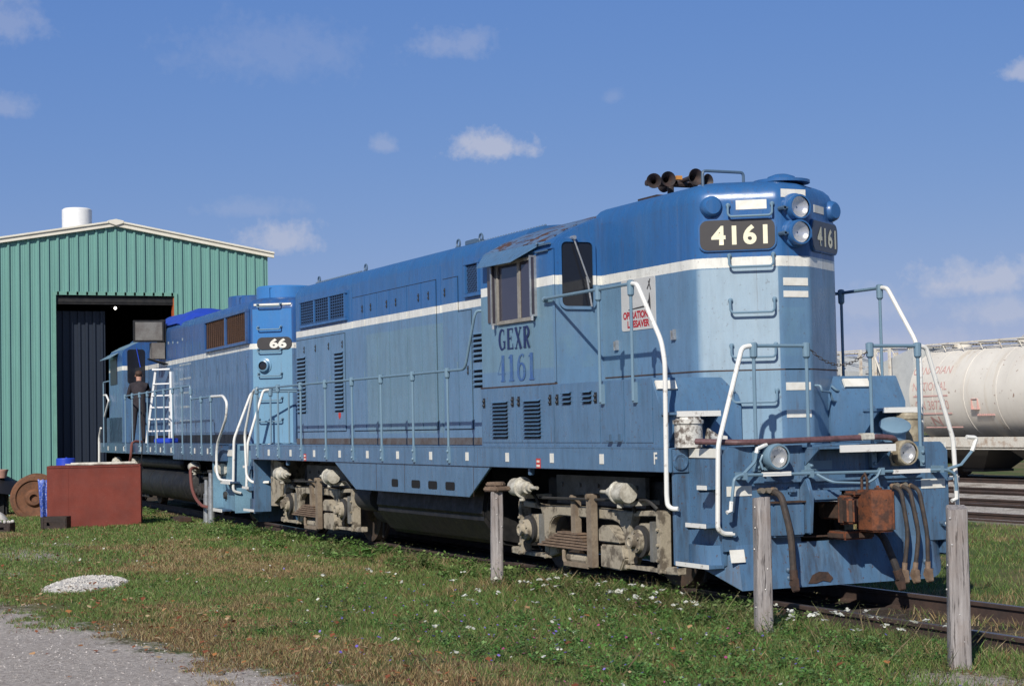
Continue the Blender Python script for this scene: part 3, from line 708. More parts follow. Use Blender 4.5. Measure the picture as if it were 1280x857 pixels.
glyphs('4161', -4.82, -3.70, 2.275, 2.59, M['bluel'], 'faded_number', CB)

# equipment boxes along both sides, below the cab and beside the short hood
for s in (-1, 1):
    pts = [(-5.30, 1.5), (-.88, 1.5), (-.88, 1.93), (-1.03, 2.205), (-5.30, 2.205)]
    B = MB().prism([(x, s*.55, z) for x, z in pts], (0, s*.965, 0)).build('battery_box', M['sill'], L1, .006)
    if s < 0:
        y = -1.515
        for a, b in ((-5.27, -4.28), (-4.27, -3.27), (-3.25, -2.16), (-2.14, -1.62), (-1.60, -1.02)):
            D_ = MB().box(a, b, y-.008, y, 1.55, 2.19).build('box_door', M['sill'], B, .003)
            if a < -2.2:
                for lx in (a+.08, b-.08):
                    mb = MB(); mb.box(lx-.03, lx+.03, y-.013, y-.008, 1.97, 2.09); mb.ball((lx, y-.02, 2.05), .018, 4); mb.ball((lx, y-.02, 2.0), .018, 4); mb.build('door_latch', M['latch'], D_)
        louvres('louvre', B, -4.94, -4.50, y-.008, 1.60, 2.05, 10, M['sill']); louvres('louvre', B, -4.05, -3.60, y-.008, 1.60, 2.05, 10, M['sill'])
        louvres('louvre', B, -3.03, -2.82, y-.008, 1.97, 2.12, 3, M['sill']); louvres('louvre', B, -2.54, -2.33, y-.008, 1.97, 2.12, 3, M['sill'])
        mb = MB()
        for lx in (-1.95, -1.75): mb.box(lx, lx+.08, y-.05, y-.008, 1.56, 1.575).box(lx+.03, lx+.05, y-.03, y-.008, 1.575, 1.64)
        mb.build('door_hinge', M['fit'], B)
    # climbing step in front of the box
    st_ = MB(); st_.box(-.88, -.58, min(s*.95, s*1.50), max(s*.95, s*1.50), 1.825, 1.85); st_.prism([(-.88, s*1.40, 1.83), (-.60, s*1.40, 1.83), (-.88, s*1.40, 1.55)], (0, s*.02, 0)).prism([(-.88, s*.97, 1.83), (-.62, s*.97, 1.83), (-.88, s*.97, 1.6)], (0, s*.02, 0))
    st_.box(-.585, -.570, min(s*.99, s*1.49), max(s*.99, s*1.49), 1.805, 1.86, 1)
    for i in range(9):
        for j in range(4): st_.box(-.85+.065*j, -.815+.065*j, min(s*(.99+.055*i), s*(1.022+.055*i)), max(s*(.99+.055*i), s*(1.022+.055*i)), 1.8495, 1.853, 2)
    st_.build('climbing_step', [M['sill'], M['whitep'], M['dark']], L1)
    rf = MB(); rf.box(-.879, -.872, min(s*.79, s*1.10) if s > 0 else -1.505, max(s*.79, s*1.10) if s > 0 else -1.24, 1.86 if s < 0 else 1.83, 1.92); pass
    # sand filler cans under the step
    c_ = MB(); c_.lathe((-.62, s*1.34, 1.50), (0, 0, 1), [(0, .14), (.23, .14), (.235, .155), (.27, .155), (.275, .13), (.30, .12)], 20); c_.lathe((-.55, s*1.17, 1.60), (.3, s*-1, -.15), [(0, .09), (.10, .04), (.2, .035)], 12)
    c_.build('sand_filler', [worn('peeling_white_can', (.68, .66, .60), (.13, .10, .08), .6, scale=13, amount=.95, lo=.45, hi=.55)] if s < 0 else [M['lensh']], L1)
lid = MB(); lid.lathe((-.40, 1.0, 1.66), (.45, -.2, .85), [(0, .16), (.02, .165), (.035, .14)], 20); lid.cyl((-.44, 1.02, 1.52), (-.41, 1.0, 1.65), .12, 16); lid.build('filler_lid', M['rail'], L1)
# slanted upper box-front plates carry reflectors
for s, a, b in ((1, .78, 1.10), (-1, 1.27, 1.50)):
    mb = MB(); mb.prism([(-.955, s*a, 2.08), (-.955, s*b, 2.08), (-1.0, s*b, 2.165), (-1.0, s*a, 2.165)], (.022, 0, .012)); mb.build('reflective_plate', M['refl'], L1)
MB().box(-6.15, -5.31, -.96, -.905, 1.55, 2.26).build('conduit_cover', M['sill'], L1, .02)

# frame: side sills, deck, skirt, tank
for s in (-1, 1):
    S = MB().box(-15.2, -.64, min(s*1.30, s*1.548), max(s*1.30, s*1.548), 1.255, 1.498).build('side_sill', M['sill'], L1, .006)
    if s < 0:
        for k in range(11): MB().box(-14.12+k*1.2035-.045, -14.12+k*1.2035+.045, -1.554, -1.548, 1.325, 1.43).build('reflector_square', M['refl'], S)
        for x in (-12.17, -3.64):
            r_ = MB().box(x-.055, x+.055, -1.553, -1.548, 1.26, 1.37).build('red_notice', M['redl'], S)
            MB().box(x-.035, x+.005, -1.5555, -1.553, 1.325, 1.35).box(x+.012, x+.035, -1.5555, -1.553, 1.325, 1.35).box(x-.04, x-.0, -1.5555, -1.553, 1.275, 1.30).box(x+.006, x+.04, -1.5555, -1.553, 1.275, 1.30).build('notice_lettering', M['refl'], r_)
        text_part('end_letter', 'F', (-.955, -1.548, 1.335), (1, 0, 0), (0, 0, 1), .07, .12, M['refl'], L1, .004, .02)
        MB().box(-15.1, -.7, -1.552, -1.540, 1.492, 1.506).build('deck_edge', M['sill'], S)
        for x in (-4.0, -13.3, -8.0): MB().box(x-.03, x+.03, -1.5, -1.44, 1.17, 1.256).build('jacking_lug', M['sill'], S, .008)
    sk = MB(); sk.prism([(-10.82, s*1.50, 1.256), (-9.87, s*1.50, .865), (-5.69, s*1.50, .87), (-5.03, s*1.50, 1.256)], (0, s*.03, 0)); SK = sk.build('tank_skirt', M['sill'], L1, .004)
    if s < 0:
        for x, w_ in ((-8.27, .24), (-7.49, .30), (-6.89, .30), (-6.30, .30)):
            mb = MB(); mb.prism([(x+p[0], -1.531, .995+p[1]) for p in rrect(w_, .105, .03)], (0, -.004, 0)); mb.build('skirt_slot', M['dark'], SK)
        for x in (-9.0, -5.55, -7.9): MB().box(x-.004, x+.004, -1.5325, -1.5300, .88, 1.25).build('skirt_seam', M['drust'], SK)
MB().prism([(-12.38, -HW-.012, 2.01), (-12.27, -HW-.012, 2.01), (-12.27, -HW-.012, 1.95), (-12.325, -HW-.012, 1.90), (-12.38, -HW-.012, 1.95)], (0, -.006, 0)).build('red_notice', M['redl'], L1)
MB().box(-15.6, -.02, -1.30, 1.30, 1.40, 1.47).build('deck', M['sill'], L1)
tk = MB(); tk.prism([(-9.7, y, z) for y, z in ((-1.25, .95), (-1.30, .60), (-1.05, .26), (-.6, .17), (.6, .17), (1.05, .26), (1.30, .6), (1.25, .95), (1.2, 1.25), (-1.2, 1.25))], (3.9, 0, 0)); tk.build('fuel_tank', M['black'], L1, .05)
for z, y in ((.72, -1.10), (.52, -.80)):
    mb = MB(); mb.lathe((-10.62, y, z), (1, 0, 0), [(-.08, .03), (-.05, .14), (0, .19), (.06, .20), (.7, .20)], 18); mb.tube([(-10.7, y, z), (-10.9, y+.05, z+.18), (-11.0, y+.2, z+.3)], .02, 6); mb.build('air_reservoir', M['truckd'], L1)
make_truck(L1, -3.197, M['truck'], M['cyl'], M['spring']); make_truck(L1, -12.647, M['truck'], M['cyl'], M['spring'])
mp = MB(); mp.box(-15.0, -14.85, -1.25, 1.25, .45, 1.25); mp.prism([(-14.86, -1.24, .5), (-14.5, -1.24, .62), (-14.42, -1.24, 1.2), (-14.86, -1.24, 1.25)], (0, .05, 0)); mp.build('mud_plate', M['truck'], L1)

# nose details -----------------------------------------------------------
A_, B_ = V((-1.17, -.89, 0)), V((-.66, -.18, 0)); TT = (B_-A_); NN = V((TT.y, -TT.x, 0)).normalized()
def C(t, z, off=0., s=1):
    q = A_+TT*t+NN*off; return V((q.x, s*q.y, z))
def cslab(t0, t1, z0, z1, th, r, s=1, mi=0, mb=None, off=0.):
    mb = mb or MB(); pts = [((t0+t1)/2+p[0]/TT.length, (z0+z1)/2+p[1]) for p in (rrect((t1-t0)*TT.length, z1-z0, r) if r else [(-(t1-t0)*TT.length/2, -(z1-z0)/2), ((t1-t0)*TT.length/2, -(z1-z0)/2), ((t1-t0)*TT.length/2, (z1-z0)/2), (-(t1-t0)*TT.length/2, (z1-z0)/2)])]
    nn = V((NN.x, s*NN.y, 0)); mb.prism([C(t, z, off, s) for t, z in pts], nn*th, mi); return mb
SHO = o
for s in (1, -1):
    mb = cslab(.05, .97, 3.495, 3.835, .025, .09, s); NBx = mb.build('number_board', M['hood'], SHO, .006)
    cslab(.07, .95, 3.51, 3.82, .004, .08, s, off=.0255).build('board_face', M['board'], NBx)
    if s == 1: text_part('board_number', '4161', C(.205, 3.56, .030), TT, (0, 0, 1), .66*TT.length, .205, M['cream'], NBx, .003, .035, 1.15)
    else: text_part('board_number', '4161', C(.80, 3.56, .030, -1), V((-TT.x, TT.y, 0)), (0, 0, 1), .66*TT.length, .205, M['cream'], NBx, .003, .035, 1.15)
    mb = MB(); q = C(.17, 3.965, -.10, s); mb.lathe(q, (1, -s*.28, 0), [(0, .112), (.13, .112), (.165, .10), (.185, .078), (.187, .02)], 24); mb.build('marker_light', M['hood'], SHO)
    cslab(.50, .86, 3.925, 4.022, .004, 0, s).build('reflective_plate', M['refl'], SHO) if s == 1 else cslab(.46, .80, 3.91, 3.99, .004, 0, s).build('reflective_plate', M['refl'], SHO)
for zt, zd in ((3.97, .12), (3.45, .12), (2.99, .13), (2.525, .125), (2.055, .115)):
    mb = MB(); grab_iron(mb, C(.41, zt), C(.925, zt), zd, NN*.075, .0125); mb.build('grab_iron', M['rail'], SHO)
mb = MB(); mb.tube([C(.93, 2.10, 0, -1), C(.93, 2.10, .06, -1), C(.93, 2.04, .07, -1), C(.62, 2.03, .07, -1), C(.56, 1.94, .07, -1), C(.12, 1.93, .07, -1), C(.08, 2.02, .07, -1), C(.4, 2.05, .07, -1), C(.42, 2.1, .02, -1)], .0125, 7, fil=.03); mb.build('grab_iron', M['rail'], SHO)
for z0, z1 in ((4.04, 4.125), (3.13, 3.21), (3.01, 3.075), (2.055, 2.135), (1.775, 1.855)):
    MB().box(-.662, -.654, -.15, .15, z0, z1).build('reflective_plate', M['refl'], SHO)
for z in (3.93, 3.67):
    mb = MB(); mb.lathe((-.67, .0, z), (1, 0, 0), [(0, .155), (.05, .15), (.06, .132), (.13, .132), (.145, .125), (.145, .108)], 26, cap=False); HL = mb.build('headlight', M['hood'], SHO)
    mb = MB(); mb.lathe((-.60, 0, z), (1, 0, 0), [(0, .01), (.005, .05), (.02, .085), (.05, .108)], 24, cap=False); mb.build('reflector', M['lens'], HL)
    mb = MB(); mb.lathe((-.545, 0, z), (1, 0, 0), [(0, .108), (.010, .10), (.016, .06), (.018, .01)], 24); g_, gn, gb = (None, None, None)
    if 'lensglass' not in M:
        g_, gn, gb = newmat('clear_lamp_glass'); gb.inputs['Transmission Weight'].default_value = 1; gb.inputs['Roughness'].default_value = .03; gb.inputs['IOR'].default_value = 1.45; mx_ = gn.nodes.new('ShaderNodeMixShader'); tr_ = gn.nodes.new('ShaderNodeBsdfTransparent'); gl_ = gn.nodes.new('ShaderNodeBsdfGlossy'); gl_.inputs['Roughness'].default_value = .05; mx_.inputs[0].default_value = .16; gn.links.new(tr_.outputs[0], mx_.inputs[1]); gn.links.new(gl_.outputs[0], mx_.inputs[2]); gn.links.new(mx_.outputs[0], gn.nodes['Material Output'].inputs[0]); M['lensglass'] = g_
    mb.build('lens', M['lensglass'], HL)
    mb = MB(); mb.cyl((-.66, -.175, z-.01), (-.56, -.175, z-.01), .022, 8).box(-.58, -.56, -.18, -.12, z-.02, z+.0); mb.build('lamp_bracket', M['fit'], HL)
mb = MB(); mb.tube([(-1.25, -.72, 4.12), (-1.25, -.72, 4.37), (-1.25, -.22, 4.37), (-1.25, -.22, 4.24)], .016, 7, fil=.04); mb.build('roof_handrail', M['fit'], SHO)
mb = MB(); mb.lathe((-1.05, .12, 4.235), (0, 0, 1), [(0, .30), (.03, .30), (.034, .17), (.075, .14), (.10, .07), (.105, .01)], 22); mb.build('roof_hatch', M['hood'], SHO)
hb = MB(); hb.box(-3.45, -3.0, -.28, .42, 4.27, 4.36); hb.cyl((-3.25, .05, 4.3), (-3.25, .05, 4.52), .04, 10); hb.cyl((-3.28, -.26, 4.53), (-3.28, .42, 4.53), .035, 8)
HB = hb.build('air_horn', M['horn'], L1)
for (bx, by, bz, dx, dy, ln, rr) in ((-3.02, -.30, 4.52, .85, -.45, .30, .088), (-3.0, -.12, 4.545, .97, -.2, .36, .09), (-2.95, .22, 4.575, 1, .0, .42, .10), (-2.98, .40, 4.54, .95, .25, .30, .085), (-3.5, .10, 4.54, -1, .05, .3, .08)):
    dv = V((dx, dy, 0)).normalized(); st0 = V((bx, by, bz))-dv*ln; mb = MB()
    mb.lathe(st0, dv, [(0, .03), (.02, .045), (.06, .045), (.07, .022), (ln*.6, .032), (ln*.82, .052), (ln*.95, rr*.86), (ln, rr), (ln+.004, rr*.97), (ln*.93, rr*.72), (ln*.8, .04), (ln*.55, .02)], 20, cap=False); mb.build('horn_trumpet', M['horn'], HB)
MB().box(-3.12, -3.06, .03, .10, 4.555, 4.60).build('orange_label', M['horni'], HB)

# the safety notice on the nose side
S_ = MB(); S_.prism([(-2.39+p[0], -HW, 3.052+p[1]) for p in rrect(.77, .565, .035)], (0, -.006, 0)); SG = S_.build('safety_notice', M['signw'], SHO)
text_part('notice_lettering', 'OPERATION', (-2.735, -HW, 2.895), (1, 0, 0), (0, 0, 1), .56, .086, M['signr'], SG, .0075, .05)
text_part('notice_lettering', 'LIFESAVER', (-2.64, -HW, 2.798), (1, 0, 0), (0, 0, 1), .50, .082, M['signr'], SG, .0075, .05)
mb = MB(); Z3 = lambda u, v: (-2.775+u*.77, v)
rb = lambda pts, w_, l: ribbon(mb, pts, w_, (0, -HW, 0), (1, 0, 0), (0, 0, 1), (0, -1, 0), l)
rb([(-2.61, 3.0), (-2.20, 3.02), (-2.14, 3.08)], [.012, .02, .03], .0076); rb([(-2.13, 2.88), (-2.13, 3.10)], [.055, .035], .0080); rb([(-2.13, 3.08), (-2.13, 3.16)], [.04, .01], .0084)
rb([(-2.18, 3.20), (-2.13, 3.26), (-2.11, 3.31)], .02, .0076); rb([(-2.15, 3.29), (-2.12, 3.24), (-2.10, 3.19)], .018, .008)
mb.build('notice_emblem', M['board'], SG, smooth=False)
for x, z in ((-2.90, 2.62), (-1.62, 2.67)):
    mb = MB(); mb.box(x-.035, x+.035, -HW-.03, -HW, z-.05, z-.02).box(x-.035, x-.02, -HW-.035, -HW, z-.05, z+.05).box(x+.015, x+.03, -HW-.035, -HW, z-.03, z+.06); mb.build('door_clip', M['alu'], SHO)

# ends: plates, steps, handrails, hoses, couplers -------------------------
def engine_end(X, front=True):
    sg = 1 if X(1) > X(0) else -1
    def pr(pts, a, b, mi=0, mb=None):
        mb = mb or MB(); mb.prism([(X(a), y, z) for y, z in pts], (X(b)-X(a), 0, 0), mi); return mb
    ep = MB()
    pr([(-1.35, .50), (-1.35, 1.41), (-1.27, 1.50), (-.42, 1.51), (-.42, 1.45), (-.46, 1.45), (-.46, .50)], -.03, 0, mb=ep)
    pr([(1.35, .50), (1.35, 1.41), (1.27, 1.50), (.48, 1.51), (.48, 1.45), (.33, 1.45), (.33, .50)], -.03, 0, mb=ep)
    pr([(-.46, 1.04), (-.46, 1.45), (.33, 1.45), (.33, 1.04)], -.03, 0, mb=ep)
    pr([(-1.0, 1.14), (-1.0, 1.17), (1.0, 1.17), (1.0, 1.14)], .0, .03, mb=ep)
    EP = ep.build('end_plate', M['pilot'], L1, .006)
    # pocket behind the coupler and its cheeks
    pk = MB(); bxm(pk, X, -.7, -.03, -.46, .33, 1.04, 1.08); bxm(pk, X, -.7, -.65, -.46, .33, .55, 1.04); pk.build('coupler_pocket', M['dark'], EP)
    ck = MB()
    for y in (-.47, .34): MB().prism([(X(0), y, .64), (X(.16), y, .64), (X(.20), y, 1.0), (X(.13), y, 1.17), (X(.03), y, 1.24), (X(0), y, 1.24)], (0, .045, 0)).build('draft_gear_cheek', M['pilot'], EP, .012)
    bxm(ck, X, 0, .10, -.84, -.47, .62, .95); bxm(ck, X, 0, .13, -.425, -.05, .95, 1.06); bxm(ck, X, 0, .05, -.62, -.52, 1.03, 1.10)
    ck.build('buffer_casting', M['pilot'], EP, .02)
    if front:
        lg = MB(); bxm(lg, X, .0, .115, -.86, -.46, .95, .965); bxm(lg, X, .0, .02, -.47, .30, .60, .615); lg.build('rusty_ledge', M['drust'], EP)
    # snow plough / footboard plate
    pl = MB(); pl.add([(X(.0), -1.20, .56), (X(.0), 1.0, .56), (X(.08), 1.0, .13), (X(.08), -1.20, .13), (X(-.025), -1.20, .56), (X(-.025), 1.0, .56), (X(.055), 1.0, .13), (X(.055), -1.20, .13)],
        [(0, 1, 2, 3), (7, 6, 5, 4), (0, 4, 5, 1), (1, 5, 6, 2), (2, 6, 7, 3), (3, 7, 4, 0)])
    for s in (-1, 1):
        if s < 0:
            pl.loft([[(X(0), -1.20, .56), (X(.08), -1.20, .13), (X(.055), -1.20, .13), (X(-.025), -1.20, .56)], [(X(-.16), -1.42, .56), (X(-.13), -1.42, .30), (X(-.155), -1.42, .30), (X(-.185), -1.42, .56)], [(X(-.5), -1.44, .56), (X(-.5), -1.44, .38), (X(-.52), -1.42, .38), (X(-.52), -1.42, .56)]]); continue
        e0 = 1.0; pts = []
        for t in np.linspace(0, 1, 6):
            a = t*R(62); pts.append((-.40*(1-math.cos(a)), e0+.40*math.sin(a)))
        pl.loft([[(X(p[0]+.0), s*p[1], .56), (X(p[0]+.08-.05*i/5), s*p[1], .13+.18*(i/5)**2), (X(p[0]+.055-.05*i/5), s*p[1], .13+.18*(i/5)**2), (X(p[0]-.025), s*p[1], .56)] for i, p in enumerate(pts)])
    PL = pl.build('plough_plate', M['pilot'], L1, sharp=50)
    if front:
        st_ = MB()
        for (y0, y1, z0, z1) in ((-.42, -.17, .16, .25),): st_.prism([(X(.0815), y, z) for y, z in ((-.45, .16), (-.40, .24), (-.32, .27), (-.22, .26), (-.16, .20), (-.19, .16), (-.28, .18), (-.36, .155))], (.002, 0, 0))
        st_.build('rust_stain', M['drust'], PL)
    for y in (-1.02, -.66, .98): 
        for z in (.30, .22): MB().ball((X(.055), y, z), .028, 5).build('plough_bolt', M['fit'], PL)
    # deck apron between the middle posts
    ap = MB(); bxm(ap, X, -.03, .27, -.40, .50, 1.462, 1.482); bxm(ap, X, .27, .285, -.17, .49, 1.425, 1.495, mi=1); ap.prism([(X(0), -.40, 1.46), (X(.25), -.40, 1.46), (X(0), -.40, 1.30)], (0, .02, 0)).prism([(X(0), .46, 1.46), (X(.25), .46, 1.46), (X(0), .46, 1.30)], (0, .02, 0))
    ap.build('gangway_apron', [M['pilot'], M['whitep']], L1)
    for y0, y1, z0, z1, mt in ((-1.30, -1.02, 1.03, 1.125, 'refl'), (1.0, 1.30, 1.03, 1.125, 'refl'), (-.40, -.08, 1.255, 1.345, 'rail'), (-1.30, -1.14, .40, .52, 'refl')):
        if z1 < .6: MB().prism([(X(.022), y0, z1), (X(.022), y1, z1), (X(.05), y1, z0), (X(.05), y0, z0)], (sg*.006, 0, 0)).build('reflective_plate', M['refl'], PL)
        else: mb = MB(); bxm(mb, X, .0, .006, y0, y1, z0, z1); mb.build('reflective_plate', M[mt], EP)
    # ditch lights
    for y in (-.81, .72):
        mb = MB(); mb.lathe((X(.02), y, 1.40), (sg, 0, 0), [(0, .07), (.01, .11), (.04, .125), (.15, .128), (.165, .12), (.165, .104)], 24, cap=False); mb.tube([(X(.09), y-.13, 1.42), (X(.09), y-.16, 1.36), (X(.09), y-.13, 1.28)], .012, 6); bxm(mb, X, 0, .05, y-.09, y+.09, 1.27, 1.30)
        DL = mb.build('ditch_light', M['rail'] if y < 0 else M['lensh'], L1)
        mb = MB(); mb.lathe((X(.10), y, 1.40), (sg, 0, 0), [(0, .01), (.01, .06), (.03, .09), (.06, .104)], 22, cap=False); mb.build('reflector', M['lens'], DL)
        MB().lathe((X(.158), y, 1.40), (sg, 0, 0), [(0, .104), (.012, .095), (.02, .05), (.022, .01)], 22).build('lens', M['lensglass'], DL)
    # lifting bar and its handles
    lb = MB(); lb.tube([(X(.14), -1.34, .93), (X(.14), -1.30, 1.20), (X(.14), -1.24, 1.235), (X(.14), 1.22, 1.215), (X(.14), 1.33, 1.17), (X(.14), 1.33, .93)], .016, 7, fil=.05)
    lb.tube([(X(.14), -1.20, 1.24), (X(.13), -1.05, 1.36), (X(.12), -1.02, 1.48), (X(.1), -.93, 1.52)], .015, 6, fil=.04).tube([(X(.12), 1.24, 1.22), (X(.12), 1.42, 1.26), (X(.13), 1.56, 1.40)], .016, 6)
    for y in (-1.18, -.42, .42, 1.15): bxm(lb, X, 0, .16, y-.02, y+.02, 1.19, 1.26)
    lb.tube([(X(.14), -.36, 1.22), (X(.28), -.28, 1.14), (X(.34), .1, 1.12), (X(.36), .20, 1.18), (X(.36), .24, 1.25)], .013, 6, fil=.06)
    LB = lb.build('lifting_bar', M['rail'], L1)
    wg = lambda mb: mb.build('white_grip', M['whitep'], LB)
    wg(MB().tube([(X(.14), -1.335, .99), (X(.14), -1.345, .90), (X(.14), -1.39, .885)], .021, 7)); wg(MB().tube([(X(.12), -1.03, 1.44), (X(.12), -1.02, 1.48), (X(.10), -.90, 1.52)], .020, 7))
    wg(MB().tube([(X(.13), 1.555, 1.395), (X(.13), 1.62, 1.53), (X(.12), 1.50, 1.54)], .022, 7, fil=.03)); wg(MB().tube([(X(.14), 1.33, 1.0), (X(.14), 1.33, .92), (X(.14), 1.27, .90)], .021, 7))
    wg(bxm(MB(), X, .125, .155, -.98, -.66, 1.215, 1.255)); wg(bxm(MB(), X, .13, .16, .55, 1.0, 1.195, 1.235))
    # end handrails
    for y in (-.97, -.36, .40, .99):
        mb = MB(); mb.cyl((X(.025), y, 1.28), (X(.025), y, 2.47), .018, 8); mb.lathe((X(.025), y, 2.35), (0, 0, 1), [(0, .02), (.02, .038), (.11, .04), (.15, .04), (.16, .02)], 10); bxm(mb, X, .0, .05, y-.03, y+.03, 1.26, 1.46)
        for q in (1.30, 1.40): mb.ball((X(.06), y, q), .018, 4)
        mb.build('handrail_post', M['rail'], L1)
    MB().cyl((X(.025), -.99, 2.475), (X(.025), -.34, 2.475), .018, 8).cyl((X(.025), .38, 2.475), (X(.025), 1.0, 2.475), .018, 8).build('end_handrail', M['rail'], L1)
    for s in (-1, 1):
        mb = MB(); mb.tube([(X(.025), s*1.0, 2.475), (X(.025), s*1.10, 2.46), (X(.03), s*1.40, 1.52), (X(.035), s*1.43, .73), (X(.03), s*1.37, .68), (X(.03), s*1.25, .67)], .024, 9, fil=.07); mb.build('corner_handrail', M['whitep'], L1)
        MB().cyl((X(.0), s*1.25, .67), (X(.05), s*1.25, .67), .03, 8).build('rail_foot', M['fit'], L1)
    ch = MB()
    for i in range(21):
        t = i/20; p = V((X(.03), -.34+.72*t, 2.46-.16*(1-(2*t-1)**2)-.03*t)); dr = V((0, .036, .02*(2*t-1))); a = V((.012, 0, 0)) if i % 2 else V((0, 0, .012))
        ch.tube([p-dr*.5+a, p+dr*.5+a, p+dr*.62, p+dr*.5-a, p-dr*.5-a, p-dr*.62, p-dr*.5+a], .004, 4)
    ch.build('safety_chain', M['hose'], L1)
    # air pipe across the deck edge
    if front:
        ai = MB(); ai.tube([(X(-.30), -1.45, 1.56), (X(.05), -1.2, 1.545), (X(.09), -.9, 1.545), (X(.09), .45, 1.565), (X(.07), .62, 1.55), (X(0), .70, 1.52)], .030, 10, fil=.08); AI = ai.build('air_pipe', M['pipe'], L1)
        mb = MB(); bxm(mb, X, .05, .13, .20, .36, 1.535, 1.605); mb.build('pipe_clamp', M['cyl'], AI, .01)
    # hoses
    def hose(pts, r, ferr=True, glad=True):
        mb = MB(); mb.tube(pts, r, 10, fil=.12); p, q = V(pts[-2]), V(pts[-1]); d_ = (q-p).normalized()
        H = mb.build('brake_hose', M['hose'], L1)
        MB().cyl(V(pts[0]), V(pts[0]).lerp(V(pts[1]), .25), r*1.2, 10).build('hose_nipple', M['spring'], H)
        g = MB(); g.cyl(q-d_*.10, q+d_*.0, r*1.25, 10); g.prism([q+V((-.02, -.03, .03)), q+V((.05, -.03, .02)), q+V((.05, -.02, -.10)), q+V((.0, -.02, -.12)), q+V((-.05, -.03, -.04))], (0, .055, 0)); g.build('hose_coupling', M['spring'] if r < .028 else M['drust'], H, .006)
    hose([(X(.02), -.80, 1.07), (X(.16), -.785, 1.03), (X(.24), -.74, .65), (X(.24), -.72, .22)], .033)
    for y, yb, dx in ((.62, .62, .0), (.73, .73, .03), (.84, .90, .02)): hose([(X(.02), y, 1.07), (X(.16), y+.01, 1.03), (X(.20+dx), y+.05, .6), (X(.18+dx), yb, .22)], .022)
    hose([(X(.02), .36, .66), (X(.20), .36, .60), (X(.30), .41, .35), (X(.30), .48, .17)], .036)
    for y in (-.93, -.86, -.79, .66, .76): MB().cyl((X(0), y, 1.075), (X(.07), y, 1.075), .028, 8).build('hose_valve', M['brass'], L1)
    MB().tube([(X(.02), .40, 1.0), (X(.10), .40, 1.05), (X(.12), .41, .92)], .016, 6, fil=.03).build('angle_cock', M['whitep'], L1)
    coupler(L1, X(.05), sg, M['drust'])
    end_steps(L1, X)
engine_end(FR); engine_end(RE, False)
MB().box(-.9, -.03, -1.1, 1.1, 1.472, 1.50).build('end_deck', M['sill'], L1); MB().box(-15.82, -14.95, -1.1, 1.1, 1.472, 1.50).build('end_deck', M['sill'], L1)

# long walkway handrail (both sides) and the short hood handrails
for s in (-1, 1):
    y = s*1.56
    HR = MB().tube([(-14.7, y, 2.465), (-5.68, y, 2.465), (-5.36, y, 3.10), (-5.34, s*1.54, 3.17), (-5.30, s*1.48, 3.17)], .018, 8, fil=.10).build('walkway_handrail', M['rail'], L1)
    stanchions(L1, [-14.74+1.2115*k for k in range(8)], y, 1.31, 2.465, M['rail'])
    MB().tube([(-14.7, y, 2.465), (-14.95, y, 2.44), (-15.5, y, 1.7), (-15.42, y, .95), (-15.3, s*1.5, .85), (-15.1, s*1.25, .85)], .024, 9, fil=.1).build('corner_handrail', M['whitep'], L1)
    MB().tube([(-3.42, s*1.50, 3.17), (-3.38, y, 3.175), (-1.30, y, 3.18)], .018, 8, fil=.03).ball((-3.42, s*1.53, 3.17), .035, 6).build('nose_handrail', M['rail'], L1)
    for x in (-2.06, -1.34):
        mb = MB(); mb.cyl((x, y, 1.98), (x, y, 3.18), .017, 8); mb.lathe((x, y, 3.05), (0, 0, 1), [(0, .02), (.02, .036), (.13, .038), (.16, .038), (.17, .02)], 10); mb.box(x-.03, x+.03, min(y, y-s*.04), max(y, y-s*.04), 1.96, 2.17); mb.build('handrail_post', M['rail'], L1)
    MB().tube([(-1.30, y, 3.18), (-1.20, y, 3.165), (-.73, y, 2.56), (-.67, y, 2.34), (-.70, y, 1.02), (-.685, y, .93), (-.63, s*1.54, .90), (-.58, s*1.50, .90)], .024, 9, fil=.08).build('corner_handrail', M['whitep'], L1)

# ------------------------------------------------------------------ locomotive 66
PH = R(2.8); L2O = V((-17.1, .3, 0))
L2 = thing('locomotive', 'blue locomotive numbered 66 with rusty radiator shutters, standing half inside the green shed doorway', 'locomotive', tuple(L2O), -PH, 'blue locomotives')
def W2(x, y, z=0.): return L2O+V((x*math.cos(PH)+y*math.sin(PH), -x*math.sin(PH)+y*math.cos(PH), z))
h2 = MB(); h2.loft(hood_rings(-12.6, -1.50, -.99, .18, HW, 1.45, 4.36)); H2 = h2.build('long_hood', M['hood66'], L2, sharp=28)
# lighter skin on the angled hood end, sun brightness in its colour
A2, B2 = V((-1.50, -.89, 0)), V((-.99, -.18, 0)); T2 = B2-A2; N2 = V((T2.y, -T2.x, 0)).normalized()
C2 = lambda t, z, off=0.: A2+T2*t+N2*off+V((0, 0, z))
def c2slab(t0, t1, z0, z1, th, r=0, off=0.):
    L = T2.length; ps = rrect((t1-t0)*L, z1-z0, r) if r else [(-(t1-t0)*L/2, -(z1-z0)/2), ((t1-t0)*L/2, -(z1-z0)/2), ((t1-t0)*L/2, (z1-z0)/2), (-(t1-t0)*L/2, (z1-z0)/2)]
    return MB().prism([C2((t0+t1)/2+a/L, (z0+z1)/2+b, off) for a, b in ps], N2*th)
c2slab(.06, .985, 1.50, 4.10, .004).build('lit_end_panel', M['end66'], H2)
c2slab(.10, .98, 4.17, 4.205, .012, off=.0).build('reflective_plate', M['refl'], H2)
nb = c2slab(.17, .985, 3.31, 3.55, .022, .10, .004).build('number_board', M['board'], H2, .004)
text_part('board_number', '66', C2(.47, 3.335, .027), T2, (0, 0, 1), .40*T2.length, .185, M['refl'], nb, .003, .04)
